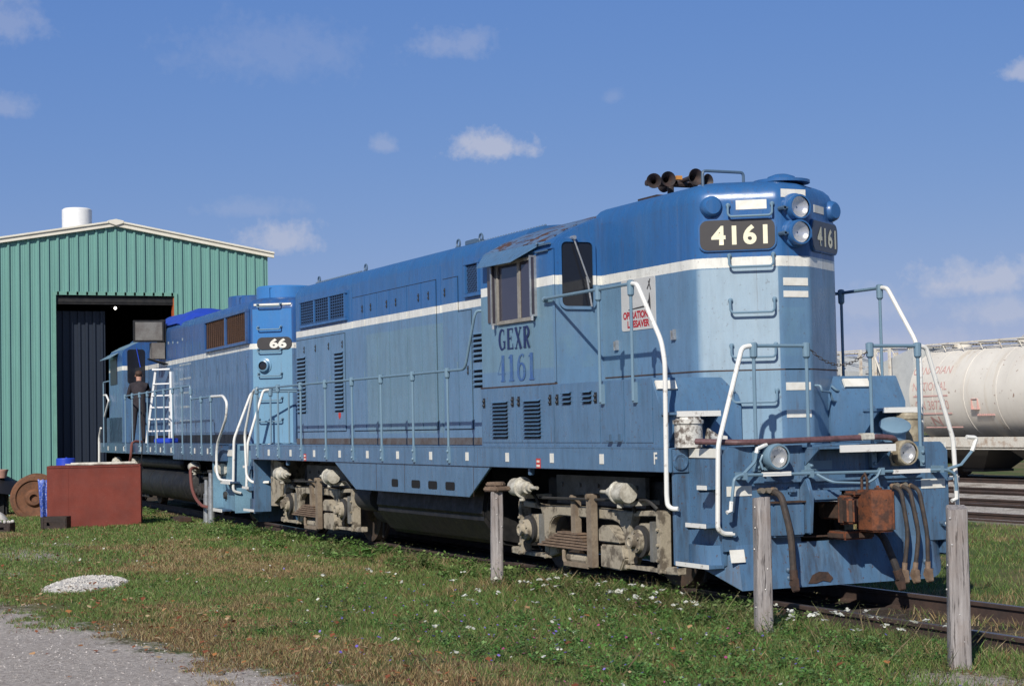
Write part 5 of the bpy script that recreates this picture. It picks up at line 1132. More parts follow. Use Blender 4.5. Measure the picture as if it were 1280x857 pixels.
# ------------------------------------------------------------------ hopper cars at the right
HY, HZ, HRr = 27.0, 2.44, 1.52; RZ = -.22
def hopper(xa, xb, label, letters):
    H = thing('covered_hopper_car', label, 'freight car', ((xa+xb)/2, HY, RZ), 0, 'covered hopper cars in the yard')
    org = V(((xa+xb)/2, HY, RZ)); rl = lambda mb: mb.xf(lambda q: q-org)
    mb = MB(); prof_ = [(0, .15), (.03, .7), (.10, 1.15), (.22, 1.40), (.36, HRr)]; L = xb-xa
    pr_ = prof_+[(L*i/9, HRr+(.006 if i % 2 else 0)) for i in range(1, 9)]+[(L-t, r_) for t, r_ in reversed(prof_)]
    mb.lathe((xa, HY, HZ), (1, 0, 0), pr_, 48); BD = rl(mb).build('tank_body', M['tank'], H, sharp=40)
    mb = MB()
    for i in range(1, 10): x = xa+L*i/10; mb.lathe((x, HY, HZ), (1, 0, 0), [(0, HRr+.001), (.004, HRr+.012), (.03, HRr+.012), (.034, HRr+.001)], 48, cap=False)
    rl(mb).build('weld_band', M['tank'], BD)
    mb = MB()
    for s in (-1, 1): mb.box(xa-2.6, xb+2.6, HY+s*1.50-.06, HY+s*1.50+.06, .77, 1.09).box(xa-2.5, xb+2.5, HY+s*1.56-.02, HY+s*1.56+.02, .70, .74)
    mb.box(xa-2.7, xa-2.5, HY-1.5, HY+1.5, .77, 1.1).box(xb+2.5, xb+2.7, HY-1.5, HY+1.5, .77, 1.1)
    rl(mb).build('side_sill', M['tankrust'], H, .01)
    mb = MB()                                           # roof walk, hatches and its brackets
    for s in (-1, 1):
        mb.box(xa-2.6, xb+2.6, HY+s*.78-.02, HY+s*.78+.02, 4.05, 4.10).box(xa-2.6, xb+2.6, HY+s*.45-.015, HY+s*.45+.015, 4.07, 4.10)
        for i in range(int((L+4)/.9)): x = xa-2.4+.9*i; mb.box(x-.02, x+.02, HY-.8, HY+.8, 4.03, 4.05).tube([(x, HY+s*.78, 4.05), (x+.06, HY+s*.70, 3.84)], .018, 5)
        for i in range(int((L+4.6)/.16)): x = xa-2.5+.16*i; mb.box(x, x+.03, HY+s*.45-.3*(s > 0)*0, HY+s*.45+s*.33 if s > 0 else HY+s*.45, 4.085, 4.105) if s > 0 else mb.box(x, x+.03, HY-.78, HY-.45, 4.085, 4.105)
    for i in range(5): mb.lathe((xa+1.2+i*(L-2.4)/4, HY, 3.9), (0, 0, 1), [(0, .32), (.14, .32), (.16, .30), (.24, .12)], 20)
    mb.tube([(xa+5, HY-.8, 4.1), (xa+5.2, HY-.8, 4.22), (xa+8.5, HY-.8, 4.22), (xa+8.7, HY-.8, 4.1)], .016, 5)
    rl(mb).build('roof_walk', M['tankrust'], H)
    for e, dr in ((xa, -1), (xb, 1)):                   # open ends with ladder posts and sloped sheet
        mb = MB()
        for u in (.75, 1.55, 1.7, 2.35):
            for s in (-1, 1): rl(MB().box(e+dr*u-.04, e+dr*u+.04, min(HY+s*1.46, HY+s*1.38), max(HY+s*1.46, HY+s*1.38), 1.05, 4.05)).build('end_post', M['tankrust'], H)
        for i in range(8): mb.cyl((e+dr*1.75, HY-1.42, 1.3+.36*i), (e+dr*2.3, HY-1.42, 1.3+.36*i), .014, 6)
        mb.tube([(e+dr*.2, HY-1.42, 1.1), (e+dr*1.6, HY-1.42, 3.9)], .03, 6)
        rl(mb).build('end_ladder', M['tankrust'], H)
        mb = MB(); mb.prism([(e+dr*-.2, HY-1.2, 4.0), (e+dr*2.4, HY-1.2, 3.35), (e+dr*2.4, HY-1.2, 3.15), (e+dr*.0, HY-1.2, 1.5), (e+dr*-.2, HY-1.2, 1.5)], (0, 2.4, 0)); rl(mb).build('end_sheet', M['tankgrey'], H)
        mb = MB(); mb.box(min(e, e+dr*2.5), max(e, e+dr*2.5), HY-1.3, HY+1.3, .85, 1.0); rl(mb).build('end_platform', M['hopdark'], H)
        xc = e+dr*.6; tr = MB()
        for s in (-1, 1): tr.prism([(xc-1.25, HY+s*1.0, .45), (xc-.5, HY+s*1.0, .15), (xc+.5, HY+s*1.0, .15), (xc+1.25, HY+s*1.0, .45), (xc+.5, HY+s*1.0, .72), (xc-.5, HY+s*1.0, .72)], (0, s*.14, 0))
        tr.box(xc-.2, xc+.2, HY-1, HY+1, .35, .75); T_ = rl(tr).build('truck', M['truckd'], H, .02)
        for ax in (-.86, .86):
            for s in (-1, 1): rl(MB().lathe((xc+ax, HY+s*.66, RZ+.42), (0, s, 0), [(0, .1), (0, .45), (.03, .45), (.035, .42), (.13, .415), (.13, .1)], 24)).build('wheel', M['wheel'], T_)
    n_ = 4; wd_ = (L-1.2)/n_
    for i in range(n_):
        c = xb-1.9-.05-(i+.5)*0-i*wd_-wd_*.5+1.3
        mb = MB(); mb.loft([[(c-wd_*.48, HY-1.25, 1.0), (c+wd_*.48, HY-1.25, 1.0), (c+wd_*.48, HY+1.25, 1.0), (c-wd_*.48, HY+1.25, 1.0)], [(c-.45, HY-.55, .06), (c+.45, HY-.55, .06), (c+.45, HY+.55, .06), (c-.45, HY+.55, .06)]]); mb.box(c-.5, c+.5, HY-.6, HY+.6, -.02, .06); rl(mb).build('hopper_chute', M['hopdark'], H)
    if letters:
        def cyl_text(body, x0, x1, z0, z1, bold=.0):
            t = text_part('car_lettering', body, (x0, 0, z0), (1, 0, 0), (0, 0, 1), x1-x0, z1-z0, M['tred'], H, 0, bold)
            for v in t.data.vertices: v.co = V((v.co.x, HY-math.sqrt(max(.01, (HRr+.012)**2-(v.co.z-HZ)**2)), v.co.z))-org
        cyl_text('CANADIAN', -32.0, -30.1, 3.10, 3.34); cyl_text('NATIONAL', -31.85, -30.15, 2.58, 2.84); cyl_text('CN 387250', -31.75, -30.1, 1.97, 2.25); cyl_text('N', -31.2, -30.75, 1.46, 1.74, .02)
        for z, a, b in ((2.40, -31.8, -30.1), (1.84, -31.8, -30.05), (1.40, -31.7, -29.9)):
            mb = MB(); yy = HY-math.sqrt(HRr**2-(z-HZ)**2); mb.box(a, b, yy-.016, yy+.06, z-.02, z+.02); rl(mb).build('red_rule', M['tred'], H)
        mb = MB(); yy = HY-HRr-.012
        for a, b, c, d in ((-28.98, -28.68, 2.255, 2.27), (-28.98, -28.68, 1.935, 1.95), (-28.98, -28.965, 1.95, 2.255), (-28.695, -28.68, 1.95, 2.255)): mb.box(a, b, yy-.01 if c > 2.2 else yy-.01, yy+.12, c, d)
        for i in range(9): mb.box(-28.85+.09*i, -28.80+.09*i, yy+.02+.10, yy+.20, 1.74, 1.79)
        rl(mb).build('red_stencil', M['tred'], H)
hopper(-32.4, -17.2, 'stained white cylindrical hopper car with faded red lettering on its side', True)
hopper(-53.5, -38.2, 'hopper car coupled to the white one, mostly hidden by locomotive 4161', False)

# ------------------------------------------------------------------ ground, tracks
def track_y(x):
    return float(np.interp(x, [-70, -60, -42, -34, -26, -17, -13, -9, 60], [4.6, 3.6, 1.905, 1.13, .74, .30, .06, 0, 0]))
def smooth(a, b, t): t = min(1, max(0, (t-a)/(b-a))); return t*t*(3-2*t)
_g = np.random.default_rng(3).random((64, 64))
def vnoise(x, y):
    x0, y0 = np.floor(x).astype(int), np.floor(y).astype(int); fx, fy = x-x0, y-y0; fx = fx*fx*(3-2*fx); fy = fy*fy*(3-2*fy)
    g = lambda i, j: _g[i % 64, j % 64]
    return (g(x0, y0)*(1-fx)+g(x0+1, y0)*fx)*(1-fy)+(g(x0, y0+1)*(1-fx)+g(x0+1, y0+1)*fx)*fy
def fbm(x, y, o=4):
    s, a, t = 0, .5, 0
    for i in range(o): s = s+a*vnoise(x*2**i+17*i, y*2**i+5*i); t += a; a *= .5
    return s/t
YT = [(12.5, -.20), (16.4, -.20), (20.6, -.20), (27.0, -.22)]
def gz(x, y):
    x = np.asarray(x, float); y = np.asarray(y, float)
    ty = np.interp(x, [-70, -60, -42, -34, -26, -17, -13, -9, 60], [4.6, 3.6, 1.905, 1.13, .74, .30, .06, 0, 0]); d = y-ty
    near = -.08; far = -.20-.0
    z = np.where(d < 0, near+(-.165-near)*np.clip((d+1.25)/.4, 0, 1), -.165+(far+.165)*np.clip((d-1.4)/1.5, 0, 1))
    z = np.where(y > 10.5, -.34-.003*(y-10.5)+.14*np.clip((11.5-y)/1, 0, 1), z)
    z = z+np.where(y > 10, .17*sum(np.exp(-((y-c)/.75)**2) for c in (14.45, 18.5, 23.6))+.10*np.exp(-((y-10.9)/.5)**2), 0)
    z = np.where(x < -38, np.minimum(z, -.15), z)
    amp = np.where(np.abs(d) < 1.4, .012, .035)
    return z+amp*(fbm(x*.8, y*.8)-.5)*np.where((x > -40) & (y < 10), 1, .3)
xs = np.concatenate([np.linspace(-1500, -80, 16), np.arange(-76, -30, 1.5), np.arange(-30, 12, .3), np.arange(12, 30, 1.5), np.linspace(34, 1200, 12)])
yv = np.concatenate([np.linspace(-1200, -30, 14), np.arange(-27, -10, 1.5), np.arange(-10, 4, .22), np.arange(4, 32, .7), np.linspace(34, 2000, 18)])
GX, GY = np.meshgrid(xs, yv, indexing='ij'); Z = gz(GX, GY)
ny = len(yv); vs = np.stack([GX, GY, Z], -1).reshape(-1, 3)
fs = [(i*ny+j, (i+1)*ny+j, (i+1)*ny+j+1, i*ny+j+1) for i in range(len(xs)-1) for j in range(ny-1)]
me = bpy.data.meshes.new('ground'); me.from_pydata(vs.tolist(), [], fs)
for p in me.polygons: p.use_smooth = True
def groundmat():
    m, nt, b = newmat('yard_ground'); n = NB(nt); co = n.coord('Object')
    sx = n.n('ShaderNodeSeparateXYZ'); nt.links.new(co, sx.inputs[0]); X, Y, Z_ = sx.outputs
    n1 = n.noise(co, .55, 6, .6); n2 = n.noise(co, 2.4, 6, .65); n3 = n.noise(co, 22, 5, .7); n4 = n.noise(co, 90, 3, .7)
    grass = n.mix(n.ramp(n3, .3, .7), (.06, .095, .028), (.11, .15, .045))
    dry = n.mix(n.ramp(n3, .3, .7), (.15, .12, .06), (.26, .20, .115))
    c = n.mix(n.ramp(n1, .44, .60), grass, dry)
    soil = n.mix(n.ramp(n3, .3, .7), (.045, .032, .024), (.10, .075, .058))
    c = n.mix(n.ramp(n2, .56, .66, 0, .7), c, soil)
    # gravel drive in the foreground
    stone = n.n('ShaderNodeTexVoronoi'); nt.links.new(co, stone.inputs['Vector']); stone.inputs['Scale'].default_value = 34; 
    sv = n.n('ShaderNodeSeparateColor'); nt.links.new(stone.outputs['Color'], sv.inputs[0])
    gr = n.mix(n.ramp(sv.outputs[0], .1, .9), (.37, .32, .28), (.64, .58, .52))
    gr = n.mix(n.ramp(n1, .35, .65, 0, .5), gr, (.40, .355, .32)); gr = n.mix(n.ramp(n4, .35, .65, 0, .25), gr, (.16, .14, .125))
    edge = n.math('SUBTRACT', n.math('SUBTRACT', n.math('MULTIPLY_ADD', X, .126, -6.62), Y), n.math('MULTIPLY', n.math('SUBTRACT', n2, .5), 1.6))
    edge = n.math('ADD', edge, n.math('MULTIPLY', n.math('SUBTRACT', n3, .5), 1.2))
    c = n.mix(n.ramp(edge, -.15, .15), c, gr)
    # pale stony streaks in the lawn and by the right hand post
    def blob(cx, cy, rx, ry):
        u = n.math('DIVIDE', n.math('SUBTRACT', X, cx), rx); v = n.math('DIVIDE', n.math('SUBTRACT', Y, cy), ry)
        return n.math('SUBTRACT', 1, n.math('SQRT', n.math('ADD', n.math('MULTIPLY', u, u), n.math('MULTIPLY', v, v))))
    for (cx, cy, rx, ry) in ((-13, -5.6, 3.0, .8), (4.7, -2.3, .9, .55), (-15.5, -4.6, 1.6, .7), (-9.5, -6.5, 1.5, .4)):
        k = n.math('ADD', blob(cx, cy, rx, ry), n.math('MULTIPLY', n.math('SUBTRACT', n3, .5), 2.0)); c = n.mix(n.ramp(k, .25, .5, 0, .85), c, gr)
    # track bed: oily dark soil and old ballast between the rails; yard ballast further back
    ty = n.n('ShaderNodeFloatCurve') if False else None
    cl = n.math('MULTIPLY', n.math('MINIMUM', n.math('ADD', X, 10), 0), -.047)
    d = n.math('ABSOLUTE', n.math('SUBTRACT', Y, cl))
    bal = n.mix(n.ramp(n3, .35, .65), (.035, .028, .024), (.085, .066, .052)); bal = n.mix(n.ramp(n2, .5, .62, 0, .9), bal, (.16, .125, .075))
    c = n.mix(n.ramp(n.math('ADD', d, n.math('MULTIPLY', n.math('SUBTRACT', n2, .5), .8)), 1.25, 1.6, 1, 0), c, bal)
    yard = n.math('MULTIPLY', n.ramp(n.math('ADD', Y, n.math('MULTIPLY', n.math('SUBTRACT', n2, .5), 1.5)), 10.6, 11.2), n.ramp(Y, 29, 31, 1, 0))
    yb = n.mix(n.ramp(n3, .3, .7), (.30, .26, .22), (.66, .62, .55)); yb = n.mix(n.ramp(n2, .48, .62, 0, .6), yb, (.15, .105, .075))
    c = n.mix(yard, c, yb)
    n.set(b.inputs['Base Color'], c); b.inputs['Roughness'].default_value = .95
    b.inputs['Specular IOR Level'].default_value = .15
    nt.links.new(n.bump(n.math('ADD', n3, n.math('MULTIPLY', n4, .5)), .8, .03), b.inputs['Normal'])
    return m
me.materials.append(groundmat()); g = bpy.data.objects.new('ground', me); COL.objects.link(g); g['kind'] = 'structure'

def rail_track(label, yfun, x0, x1, rz, ties=None, step=2.):
    T = thing('railway_track', label, 'railway track', (0, yfun(0), rz), 0)
    org = V((0, yfun(0), rz)); xx = np.arange(x0, x1+.01, step)
    sec = [(-.068, -.17), (.068, -.17), (.068, -.158), (.012, -.135), (.010, -.045), (.036, -.036), (.036, -.006), (.028, 0), (-.028, 0), (-.036, -.006), (-.036, -.036), (-.010, -.045), (-.012, -.135), (-.068, -.158)]
    for s in (-1, 1):
        mb = MB(); mb.loft([[V((x, yfun(x)+s*.752+a, rz+b))-org for a, b in sec] for x in xx]); mb.m = [1 if (i % len(sec)) in (7,) and i < (len(xx)-1)*len(sec) else 0 for i in range(len(mb.f))]
        mb.build('rail', [M['railsteel'], M['railtop']], T, sharp=25)
    if ties:
        base = None
        for x in np.arange(*ties):
            x = float(x)+random.uniform(-.03, .03); a = .11+random.uniform(-.012, .012)
            mb = MB(); mb.box(x-a, x+a, -1.27+random.uniform(-.05, .05), 1.27+random.uniform(-.05, .05), rz-.30, rz-.166)
            o = mb.xf(lambda q: V((q.x, q.y+yfun(x), q.z))-org).build('sleeper', M['tie'], T, .012)
rail_track('rusty track under the two blue locomotives, running into the shed', track_y, -66, 34, 0.0, (-13, 12, .56), 1.0)
for i, (yc, z) in enumerate(YT):
    lab = ('first empty yard track beyond the grass strip behind locomotive 4161', 'second empty yard track behind locomotive 4161', 'third empty yard track, next to the one with the white hopper car', 'yard track that carries the white hopper cars')[i]
    rail_track(lab, (lambda q: (lambda x: q))(yc), -90, 40, z, (-34, -4, .6) if i < 3 else None, 10.)

# ------------------------------------------------------------------ posts
def post(x, y, h, wd, lean, twist, label, slant):
    mb = MB(); rings = []; rr = random.Random(int(x*100))
    base = rrect(wd, wd*.92, wd*.16, 3); ph = [rr.uniform(0, 6) for _ in base]
    for k in range(13):
        z = -.25+(h+.25)*k/12; t = k/12; ring = []
        for i, (a, b) in enumerate(base):
            s_ = 1.04-.10*t+.022*math.sin(ph[i]+t*5)+.015*math.sin(ph[i]*3+t*13); ring.append(V((a*s_+lean[0]*t, b*s_+lean[1]*t, z+(slant*a+rr.uniform(-.008, .008) if k == 12 else 0))))
        rings.append(ring)
    mb.loft(rings)
    P = thing('fence_post', label, 'post', (x, y, float(gz(x, y))), twist, 'weathered posts along the track')
    B = mb.build('shaft', M['wood'], P, .004, sharp=30)
    mb = MB()
    for k in range(6):
        z = h*(.93-.15*k)+rr.uniform(-.02, .02); a, b = rr.choice([(1, 0), (0, -1), (1, 0)]), rr.uniform(-.4, .4)
        q = V((a[0]*wd*.47+(b*wd if a[0] == 0 else 0)+lean[0]*z/h, a[1]*wd*.45+(b*wd if a[1] == 0 else 0)+lean[1]*z/h, z)); mb.ball(q, .009, 4)
    mb.build('nail', M['nail'], P)
    return P
post(-3.80, -2.03, 1.08, .155, (.01, .02), R(-22), 'weathered grey wooden post that carries a brown block, beside the front truck of locomotive 4161', 0)
post(1.45, -1.86, 1.16, .15, (-.01, .02), R(-15), 'slim weathered grey post standing before the blue pilot of locomotive 4161', .12)
post(4.12, -1.90, 1.17, .165, (.015, .015), R(-30), 'tallest weathered grey post, cracked down the middle, standing by the open rails', -.15)
mb = MB(); mb.box(-.13, .13, -.10, .11, 0, .055); mb.prism([(-.10, -.09, .056), (.07, -.09, .056), (.10, .0, .056), (.06, .09, .056), (-.08, .08, .056)], (0, 0, .05)); 
o = mb.build('wooden_block', M['spring'], None, .015); o.location = (-3.79, -2.01, float(gz(-3.8, -2.03))+1.085); o.rotation_euler = (0, 0, R(15)); tag(o, 'brown wooden block lying on top of a weathered grey post', 'block')

# ------------------------------------------------------------------ red panel box, crates, wheelset and heap by the shed
e = V((.26, .965, 0))*1.80; p1 = V((-20.5, -3.27, -.10))+V((.26, .965, 0))*.985; p0 = p1-e; pass
RB = thing('steel_box', 'large rust red steel box standing on the grass in front of locomotive 66', 'steel box', tuple(p0), math.atan2(e.y, e.x))
L = e.length
mb = MB().box(0, L, 0, .75, .02, 1.235).box(0, L, -.012, 0, 1.19, 1.235).box(L-.02, L+.004, -.02, 0, .0, 1.2); mb.build('box_shell', M['redbox'], RB, .008)
MB().box(.40, .412, -.004, 0, .25, 1.19).build('panel_seam', M['redbox'], RB)
mb = MB(); mb.cyl((.45, .15, 1.265), (L-.1, .08, 1.265), .028, 8).cyl((.35, .04, 1.26), (.9, .05, 1.25), .015, 6); o = mb.build('pipe', M['cyl'], None); o.location = p0; o.rotation_euler = (0, 0, math.atan2(e.y, e.x)); tag(o, 'pale pipes lying along the top of the rust red steel box', 'pipe')
def crate(x, y, rz, w_, d_, h_, lab):
    T = thing('wooden_crate', lab, 'crate', (x, y, float(gz(x, y))-.01), rz, 'dark crates on the grass')
    mb = MB(); mb.box(0, w_, 0, d_, 0, .03); 
    for a, b, c, d, z0, z1 in ((0, w_, 0, .02, 0, h_*.38), (0, w_, 0, .02, h_*.62, h_), (0, .12, 0, .021, h_*.38, h_*.62), (w_-.12, w_, 0, .021, h_*.38, h_*.62), (0, w_, d_-.02, d_, 0, h_), (0, .02, .02, d_-.02, 0, h_), (w_-.02, w_, .02, d_-.02, 0, h_)): mb.box(a, b, c, d, z0, z1)
    mb.build('crate_body', M['crate'], T, .004)
    for s in (0, 1): MB().box(.02+s*(w_-.08), .06+s*(w_-.08), -.01, 0, .02, h_-.02).build('batten', M['crate'], T)
crate(-20.10, -4.29, math.atan2(.907, .42), .50, .35, .27, 'dark open box with a slot, leaning at the foot of the rust red steel box')
crate(-19.75, -5.42, math.atan2(.907, .42), .52, .35, .20, 'low dark box on the lawn, with pale rubble on its lid')
mb = MB()
for i in range(14): mb.ball((random.uniform(.05, .5), random.uniform(.05, .3), .215), random.uniform(.02, .04), 4)
o = mb.build('rubble', M['stone']); o.location = (-19.75, -5.42, float(gz(-19.75, -5.42))-.01); o.rotation_euler = (0, 0, math.atan2(.907, .42)); tag(o, 'pale rubble lying on the lid of the low dark box', 'rubble')
WS = thing('wheelset', 'rusty railway wheelset standing on the grass beside the rust red steel box', 'wheelset', (-25.7, -3.46, -.12), R(-12))
def whl(x, s):
    mb = MB(); mb.lathe((x, 0, .47), (s, 0, 0), [(0, .10), (.0, .52), (.03, .52), (.04, .485), (.13, .475), (.135, .40), (.10, .37), (.085, .2), (.14, .17), (.16, .15), (.16, .09), (.10, .085), (.09, .01)], 44); return mb.build('wheel', M['wtread'], WS)
whl(0, 1); whl(-1.45, -1); MB().lathe((-1.7, 0, .47), (1, 0, 0), [(0, .07), (.2, .08), (.25, .10), (1.7, .10)], 18).build('axle', M['drust'], WS)
mb = MB(); mb.box(-1.2, -.25, -.75, .0, .02, .62); mb.lathe((-1.2, -.45, .45), (1, 0, 0), [(0, .2), (.02, .38), (.95, .38), (.98, .2)], 20); o = mb.build('traction_motor', M['black'], None, .06); o.location = (-26.3, -3.98, -.12); o.rotation_euler = (0, 0, R(-12)); tag(o, 'black motor casing lying behind the rusty wheelset', 'motor')
mb = MB(); n_ = 12; vs = []
for i in range(n_+1):
    for j in range(n_+1):
        u, v_ = i/n_-.5, j/n_-.5; r_ = math.hypot(u, v_)*2; vs.append((u*1.3, v_*1.5, .84-.55*max(0, r_-.35)**1.3+.10*(fbm(np.array([u*6+3.]), np.array([v_*6+9.]))[0]-.5)))
mb.add(vs, [(i*(n_+1)+j, (i+1)*(n_+1)+j, (i+1)*(n_+1)+j+1, i*(n_+1)+j+1) for i in range(n_) for j in range(n_)]); o = mb.build('plastic_sheet', plain('crumpled_black_plastic', (.015, .015, .017), .35)); o.scale = (1, 1, 1.15); o.location = (-26.9, -4.12, -.12); tag(o, 'crumpled black plastic sheet draped over the motor casing', 'sheet')
mb = MB(); mb.lathe((0, 0, 0), (0, 0, 1), [(0, .10), (.14, .135), (.17, .15), (.19, .15), (.19, .12), (.05, .09)], 18, cap=False); mb.lathe((0, 0, .01), (0, 0, 1), [(0, .09), (.01, .09)], 14); o = mb.build('flower_pot', M['pot']); o.location = (-26.55, -4.03, .80); tag(o, 'pinkish pot standing on the black plastic heap by the wheelset', 'pot')
mb = MB(); n_, m_ = 16, 14; fr, bk_ = [], []
for i in range(n_+1):
    for j in range(m_+1):
        u, v_ = i/n_, j/m_; wv = .05*math.sin(u*9+v_*2)+.035*math.sin(u*21+1+v_*4); fr.append((-.05+.30*u*(1-.25*v_)+.05*v_, wv-.04*math.sin(v_*5), .86*(1-v_)-.03*abs(math.sin(u*8))))
k = len(fr); mb.add(fr, [(i*(m_+1)+j, (i+1)*(m_+1)+j, (i+1)*(m_+1)+j+1, i*(m_+1)+j+1) for i in range(n_) for j in range(m_)]); o = mb.build('tarpaulin', M['tarp']); so_ = o.modifiers.new('thick', 'SOLIDIFY'); so_.thickness = .012
o.location = (-24.6, -3.52, -.06); o.rotation_euler = (0, 0, math.atan2(.907, .42)); tag(o, 'speckled blue tarpaulin hanging between the rusty wheel and the red steel box', 'tarpaulin')
def lump(nm, loc, rx, ry, rz_, mat, lab, cat, rot=0., seed=0., rough=.3):
    mb = MB(); nu, nv = 28, 9; vs = [(0, 0, rz_)]
    for j in range(1, nv+1):
        for i in range(nu):
            a = 2*math.pi*i/nu; t = j/nv; q = 1+rough*(fbm(np.array([math.cos(a)*1.7+seed]), np.array([math.sin(a)*1.7+seed]))[0]-.5)*2
            vs.append((rx*t*q*math.cos(a), ry*t*q*math.sin(a), rz_*(1-t**2.2)+.35*rz_*(fbm(np.array([t*4*math.cos(a)+seed]), np.array([t*4*math.sin(a)-seed]))[0]-.5)*(1-t)-(.03 if j == nv else 0)))
    fs = [(0, 1+i, 1+(i+1) % nu) for i in range(nu)]+[(1+(j-1)*nu+i, 1+j*nu+i, 1+j*nu+(i+1) % nu, 1+(j-1)*nu+(i+1) % nu) for j in range(1, nv) for i in range(nu)]
    mb.add(vs, fs); o = mb.build(nm, mat, None, sharp=60); o.location = loc; o.rotation_euler = (0, 0, rot); tag(o, lab, cat); return o
PCH = rng.uniform(-1, 1, (900, 2)); PCH = PCH[np.hypot(PCH[:, 0], PCH[:, 1]) < 1]
PILE = lump('gravel_pile', (-7.15, -5.98, float(gz(-7.15, -5.98))-.01), .48, 1.05, .10, M['stone'], 'flat heap of pale limestone chips on the lawn near the gravel drive', 'gravel pile', math.atan2(.42, -.907)+R(90), 3.)
mb = MB()
for (u, v_) in PCH:
    r_ = random.uniform(.010, .028); t = math.hypot(u, v_); z = .10*(1-t**2.2); a = random.uniform(0, 6.28); q = V((u*.48, v_*1.05, z))
    P_ = [q+V((r_*math.cos(a+k*2.1), r_*math.sin(a+k*2.1), random.uniform(-.006, .006))) for k in range(3)]+[q+V((0, 0, r_*.9))]
    mb.add(P_, [(0, 1, 3), (1, 2, 3), (2, 0, 3)])
ch_ = mb.build('loose_chips', M['stone'], PILE, smooth=False); ch_['kind'] = 'stuff'
lump('stone_slab', (-24.6, -4.45, -.10), .30, .30, .22, M['stone'], 'pale grey stone lying on the grass by the rusty wheelset', 'stone', 0, 8.)

# ------------------------------------------------------------------ grass, weeds, flowers, leaves
def tintmat(name, rough=.7, trans=.0):
    m, nt, b = newmat(name); a = nt.nodes.new('ShaderNodeVertexColor'); a.layer_name = 'tint'; nt.links.new(a.outputs[0], b.inputs['Base Color']); b.inputs['Roughness'].default_value = rough
    b.inputs['Specular IOR Level'].default_value = .25
    if trans:
        t = nt.nodes.new('ShaderNodeBsdfTranslucent'); nt.links.new(a.outputs[0], t.inputs[0]); mx = nt.nodes.new('ShaderNodeMixShader'); mx.inputs[0].default_value = trans
        nt.links.new(b.outputs[0], mx.inputs[1]); nt.links.new(t.outputs[0], mx.inputs[2]); nt.links.new(mx.outputs[0], nt.nodes['Material Output'].inputs[0])
    return m
M['blade'] = tintmat('grass_blades', .6, .3)
def mesh_np(name, verts, faces_n, cols, mat, label):
    """verts (N, k, 3) polygons of k corners each, one colour per polygon"""
    N, k, _ = verts.shape; me = bpy.data.meshes.new(name)
    me.vertices.add(N*k); me.vertices.foreach_set('co', verts.reshape(-1).astype(np.float32)); me.loops.add(N*k); me.loops.foreach_set('vertex_index', np.arange(N*k, dtype=np.int32))
    me.polygons.add(N); me.polygons.foreach_set('loop_start', np.arange(0, N*k, k, dtype=np.int32)); me.polygons.foreach_set('loop_total', np.full(N, k, dtype=np.int32)); me.update()
    ca = me.color_attributes.new('tint', 'FLOAT_COLOR', 'POINT'); cc = np.ones((N, k, 4), np.float32); cc[..., :3] = cols[:, None, :]; ca.data.foreach_set('color', cc.reshape(-1))
    me.materials.append(mat); o = bpy.data.objects.new(name, me); COL.objects.link(o); o['kind'] = 'stuff'; o['label'] = label; return o
def gravel_edge(x, y): return (-6.62+.126*x)-y          # >0 on the drive
def zone(x, y):
    n1 = fbm(x*.55+3, y*.55+7, 4); n2 = fbm(x*1.9+31, y*1.9+2, 3); return n1, n2
def scatter(N, x0, x1, y0, y1):
    return rng.uniform(x0, x1, N), rng.uniform(y0, y1, N)
def blades(x, y, h, wd, lean=.5):
    N = len(x); a = rng.uniform(0, 2*np.pi, N); z = gz(x, y)-.01; L = rng.uniform(.15, 1.1, N)*h; b = rng.uniform(0, 2*np.pi, N)
    dx, dy = np.cos(a)*wd/2, np.sin(a)*wd/2; lx, ly = np.cos(b)*L, np.sin(b)*L
    v = np.zeros((N, 4, 3)); v[:, 0] = np.stack([x-dx, y-dy, z], 1); v[:, 1] = np.stack([x+dx, y+dy, z], 1)
    v[:, 2] = np.stack([x+dx*.75+lx*.57, y+dy*.75+ly*.57, z+h*.62], 1); v[:, 3] = np.stack([x+lx, y+ly, z+h], 1)
    return v
Gc = np.array([[.135, .225, .05], [.18, .27, .075], [.09, .165, .04], [.235, .29, .105]]); Dc = np.array([[.38, .28, .13], [.30, .21, .10], [.45, .36, .20], [.22, .155, .08]]); Rc = np.array([[.18, .075, .04], [.14, .065, .04]])
